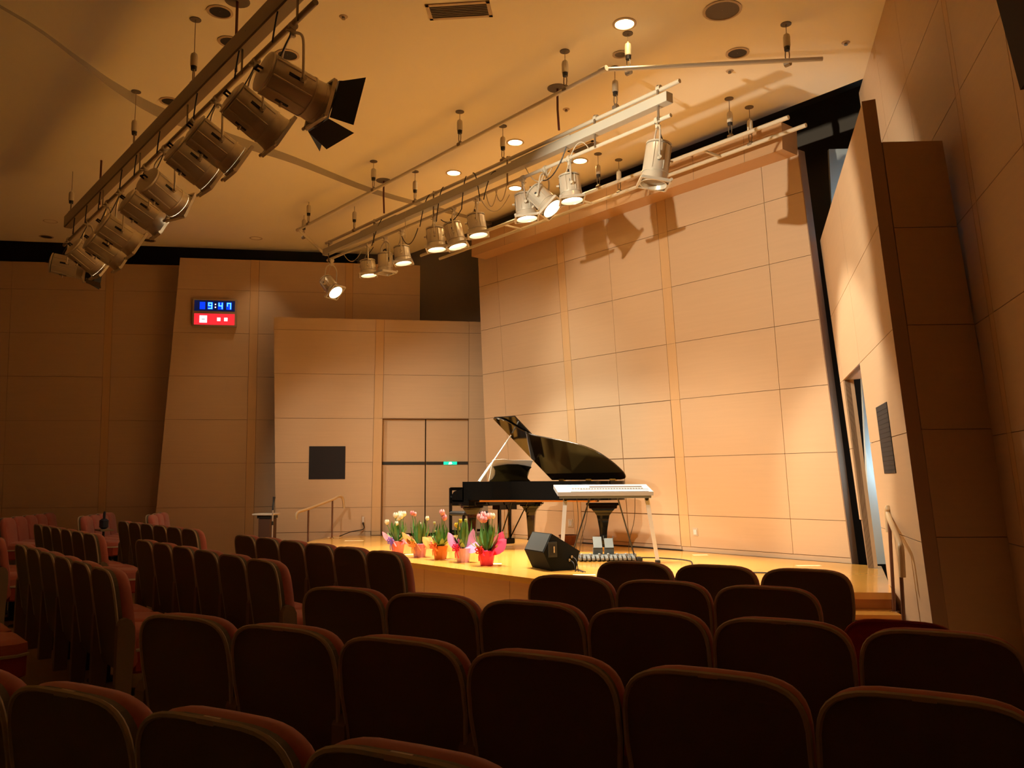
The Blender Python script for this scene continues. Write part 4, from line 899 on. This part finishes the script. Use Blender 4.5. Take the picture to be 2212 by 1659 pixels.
# pale marks on the stage floor
for x, y, w_, l in ((765, 1168, .16, 'left of the tulip pots'), (722, 1161, .12, 'near the left steps'), (886, 1198, .08, 'beside the leftmost pot'), (965, 1209, .10, 'between the middle pots'), (1066, 1218, .10, 'right of the rightmost pot'), (1262, 1242, .12, 'in front of the monitor'), (1747, 1222, .14, 'near the right end of the rear wall'), (1513, 1199, .10, 'below the rear wall socket')):
    p = on_z(x, y, SZ); X = Matrix.Translation((p.x, p.y, SZ + .0005)) @ Matrix.Rotation(kang, 4, 'Z')
    tag(MB().box((-w_, -.055, 0), (w_, .055, .0015)).build('floor_plate', TAPE, None, mw=X), 'pale flat plate on the stage floor ' + l, 'floor plate', 'pale plates on the stage floor')

# ------------------------------------------------------------------ theatre seats
def seat_outline(hw0, hw1, z0, z1, rc, arch, n=9):
    P = [(-hw0 + .03, z0), (-hw0, z0 + .05), (-(hw0 + hw1) / 2, (z0 + z1) / 2)]
    H_ = .22; zc = z1 - H_; e = 2 / 4.1
    for i in range(n):
        a = PI / 2 * i / n
        P.append((-hw1 * math.cos(a) ** e, zc + H_ * math.sin(a) ** e))
    return P + [(0, z1)] + [(-x, z) for x, z in reversed(P)]
LEAN = R(9)
def make_seat(arms=(-1,), top=.93):
    t = empty('theatre_seat')
    OL = seat_outline(.245, .264, .30, top, .13, .035)
    T = lambda x, y, z: (x, y + (top - z) * math.tan(LEAN) * 1.0, z)      # reclines toward the rear at the top
    MB().loft([[T(x, 0.0, z) for x, z in OL], [T(x, .035, z) for x, z in OL]]).build('back_shell', SHELL, t)
    pp = [Vector(T(x, .002, z)) for x, z in OL[1:-1]]
    MB().tube(pp, .0085, 6).build('piping', PIPE, t, True)
    c = (0, (top + .3) / 2)
    def sc_(k, y, dz=0): return [T(c[0] + (x - c[0]) * k, y, c[1] + (z - c[1]) * (k + (1 - k) * .3) + dz) for x, z in OL]
    MB().loft([sc_(.985, .036, 0), sc_(1.0, .055, .006), sc_(.995, .085, .004), sc_(.93, .11, 0), sc_(.6, .125, 0), sc_(.1, .13, 0)]).build('back_cushion', PINK, t, True)
    y0, y1 = .13, .62
    def r4(i, z, b=0): 
        x = .235 - i; ya, yb = y0 + i * .5, y1 - i; r_ = .05
        return [(-x + r_, ya, z), (x - r_, ya, z), (x, ya + r_, z), (x, yb - r_ * 1.3, z - b), (x - r_, yb, z - b), (-x + r_, yb, z - b), (-x, yb - r_ * 1.3, z - b), (-x, ya + r_, z)]
    MB().loft([r4(.0, .435), r4(-.004, .46), r4(.0, .50), r4(.03, .535, .015), r4(.08, .55, .03), r4(.18, .555, .03)]).build('seat_cushion', PINK, t, True)
    MB().tube([Vector(p) for p in r4(-.004, .43)] + [Vector(r4(-.004, .43)[0])], .011, 5).build('piping', PIPE, t, True)
    MB().loft([r4(.03, .28), r4(.0, .30), r4(.0, .425)]).build('seat_pan', SEATP, t)
    MB().box((-.035, .30, .02), (.035, .37, .31)).build('pedestal', BLK, t); MB().lathe([(.12, 0), (.115, .012), (.04, .03)], 14, o=(0, .335, 0)).build('base_plate', BLK, t, True)
    for s_ in arms:
        x = s_ * .285
        poly = [(x - .03, .04, .06), (x - .03, .13, .06), (x - .03, .145, .50), (x - .03, .14, .59), (x - .03, .12, .63), (x - .03, .09, .645), (x - .03, .06, .635), (x - .03, .04, .60)]
        MB().prism(poly, (.06, 0, 0)).build('armrest', ARMC, t)
    MB().box((-.028, -.006, top - .008), (.028, .02, top + .004)).build('number_tag', TAG, t)
    return t
sA = make_seat((-1,)); sB = make_seat((-1, 1)); USED = set()
def place(src, x, y, rz, label, group):
    if src.name in USED: o = copy_tree(src)
    else: o = src; USED.add(src.name)
    o.location = (x, y, 0); o.rotation_euler = (0, 0, rz); tag(o, label, 'theatre seat', group); return o
# centre block: rows parallel to the stage
def from_right(k, n):
    return 'at the right end' if k == n - 1 else ('at the left end' if k == 0 else '%s from the right' % ORD[n - 1 - k])
for rn, y, x1, cnt in (('front row', 3.46, -5.53, 6), ('second row', 2.47, -5.53, 6), ('third row', 1.47, -5.70, 6), ('fourth row', .48, -6.0, 3)):
    for k in range(cnt):
        place(sB if k == cnt - 1 else sA, x1 - (cnt - k - .5) * .55, y, 0, 'brown theatre seat %s of the centre block %s' % (from_right(k, cnt), rn), 'centre block seats')
for rn, y, x1, cnt in (('front row', 3.46, -9.95, 6), ('second row', 2.36, -9.85, 6), ('third row', 1.45, -10.0, 3)):
    for k in range(cnt):
        place(sB if k == cnt - 1 else sA, x1 - (cnt - k - .5) * .55, y, 0, 'brown backed theatre seat %s of the %s left of the aisle' % (from_right(k, cnt), rn), 'seats left of the aisle')
# right block: turned rows
sd = Vector((.933, .358)); fd = Vector((-.358, .933)); rb = math.atan2(sd.y, sd.x)
RR = [('front row', -2.40, 5.36, 3), ('second row', -2.42, 4.42, 3), ('third row', -3.23, 3.41, 7), ('fourth row', -3.21, 2.41, 7), ('nearest row', -3.00, 1.42, 5)]
for rn, s0_, f0, cnt in RR:
    for k in range(cnt):
        c = sd * (s0_ + .55 * (k + .5)) + fd * f0
        wl = ('leftmost' if k == 0 else 'rightmost' if k == cnt - 1 else ORD[k] + ' from the left')
        place(sB if k == cnt - 1 else sA, c.x, c.y, rb, 'dark theatre seat, %s in the right block %s' % (wl, rn), 'right block seats')
# low dark red seat beyond the third row
c = on_z(1912, 1400, .55); c = sd * -.42 + fd * 4.35
t = empty('low_seat', (c.x, c.y, 0), rb, 'low dark red seat back between the right block and the right wall', 'seat')
OL = seat_outline(.24, .25, .30, .82, .10, .02)
MB().loft([[(x, 0, z) for x, z in OL], [(x, .05, z) for x, z in OL]]).build('backrest', mat('dark red cloth', (.30, .02, .025), .85), t)
MB().rbox((-.23, .05, .32), (.23, .50, .45), .03).build('seat_cushion', PINK, t); MB().box((-.03, .2, 0), (.03, .27, .33)).build('pedestal', BLK, t); MB().tube([Vector((x, -.002, z)) for x, z in OL[1:-1]], .008, 6).build('piping', SEATP, t)
# left side block, facing across to the stage
la = R(140.5) ; 
def left_row(px0, py0, n_, rn, azr=-13, flip=1):
    p = on_z(px0, py0, .93); az = R(azr); d = cam2hall((math.sin(az), math.cos(az), 0)); fz = cam2hall((math.sin(az + PI / 2), math.cos(az + PI / 2), 0))
    ang = math.atan2(-d.y, -d.x)      # local +x along -d so that local +y faces the stage side
    for k in range(n_):
        c = p + d * (.275 + .55 * k)
        wl = ('nearest' if k == 0 else 'farthest' if k == n_ - 1 else ORD[k])
        place(sB if k in (0, n_ - 1) else sA, c.x, c.y, ang, 'rose theatre seat facing right, %s of the %s by the left wall' % (wl, rn), 'left side seats')
left_row(-8, 1121, 5, 'leftmost side row'); left_row(166, 1117, 4, 'middle side row'); left_row(313, 1114, 3, 'rightmost side row')
# belongings
p = on_z(223, 1135, .70); p2 = EYE + ray(224, 1140) * (14.2 / ray(224, 1140).dot(cam2hall((0, 1, 0))))
t = empty('blue_bag', (p2.x, p2.y, p2.z - .02), 0, 'small dark blue bag with a handle standing by the left seats', 'bag')
MB().rbox((-.08, -.06, 0), (.08, .06, .17), .03).build('body', mat('dark blue cloth', (.02, .03, .07), .7), t, True); MB().tube(catmull([(-.03, 0, .17), (-.03, 0, .25), (.01, 0, .28), (.03, 0, .25), (.03, 0, .17)], 4), .014, 6).build('handle', mat('dark blue cloth', (.02, .03, .07), .7), t, True)
MB().box((-.16, -.10, -.03), (.22, .10, -.002)).build('tray', ARMC, t); MB().tube([(0, 0, -.03), (0, 0, -p2.z + .02)], .02, 8).build('tray_stem', BLK, t)
# hidden backstage daylight tubes, their bluish light seen through the opening and upper gap
az = R(92); dd = cam2hall((math.sin(az), math.cos(az), 0))
Yb = 10.75; fwd_ = cam2hall((0, 1, 0))
def bpt(x, y, Y=10.75): return EYE + ray(x, y) * (Y / ray(x, y).dot(fwd_))
p = bpt(1797, 450); BD = Wall((p.x, p.y, 0), (dd.x, dd.y), 0)
zu, zl = bpt(1800, 322).z, bpt(1800, 600).z
o = MB().box((0, 0, zl - .2), (.9, .05, zu)).build('wall_backstage_lit_patch', BLUEW, None, mw=BD.M.copy()); struct(o, 'pale panel shaped as a bluish lit patch of backstage wall, upper right gap', 'wall')  # panel outline stands in for a lit patch bounded by shadow
p3 = bpt(1877, 1100, 10.2); BE = Wall((p3.x, p3.y, 0), (dd.x, dd.y), 0)
o = MB().box((0, 0, .46), (.9, .05, 2.9)).build('wall_backstage_lower', BLUEW, None, mw=BE.M.copy()); struct(o, 'pale bluish backstage wall seen through the side opening', 'wall')
for zc, BD in ((1.9, BE), (4.9, BD)):
    BD.root = None
for zc, BD in ((1.9, BE), (4.9, BD)):
    l = bpy.data.lights.new('tube', 'AREA'); l.shape = 'RECTANGLE'; l.size = .08; l.size_y = 1.1; l.energy = 18 if zc < 3 else 10; l.color = (.55, .82, 1.0)
    lo = bpy.data.objects.new('tube', l); C.objects.link(lo)
    q = BD.M @ Vector((.75, -.3, zc)); lo.location = q; lo.rotation_euler = (BD.y).to_track_quat('-Z', 'Z').to_euler()
    f = MB().box((-.05, -.03, -.56), (.05, .0, .56)).build('tube_fitting', WHITE, None, mw=Matrix.Translation(q - BD.y * .04) @ BD.M.to_3x3().to_4x4())
    MB().box((-.02, .0, -.03), (.02, .27, .03)).build('bracket', WHITE, f)
    tag(f, 'backstage fluorescent fitting, %s one' % ('lower' if zc < 3 else 'upper'), 'lamp')
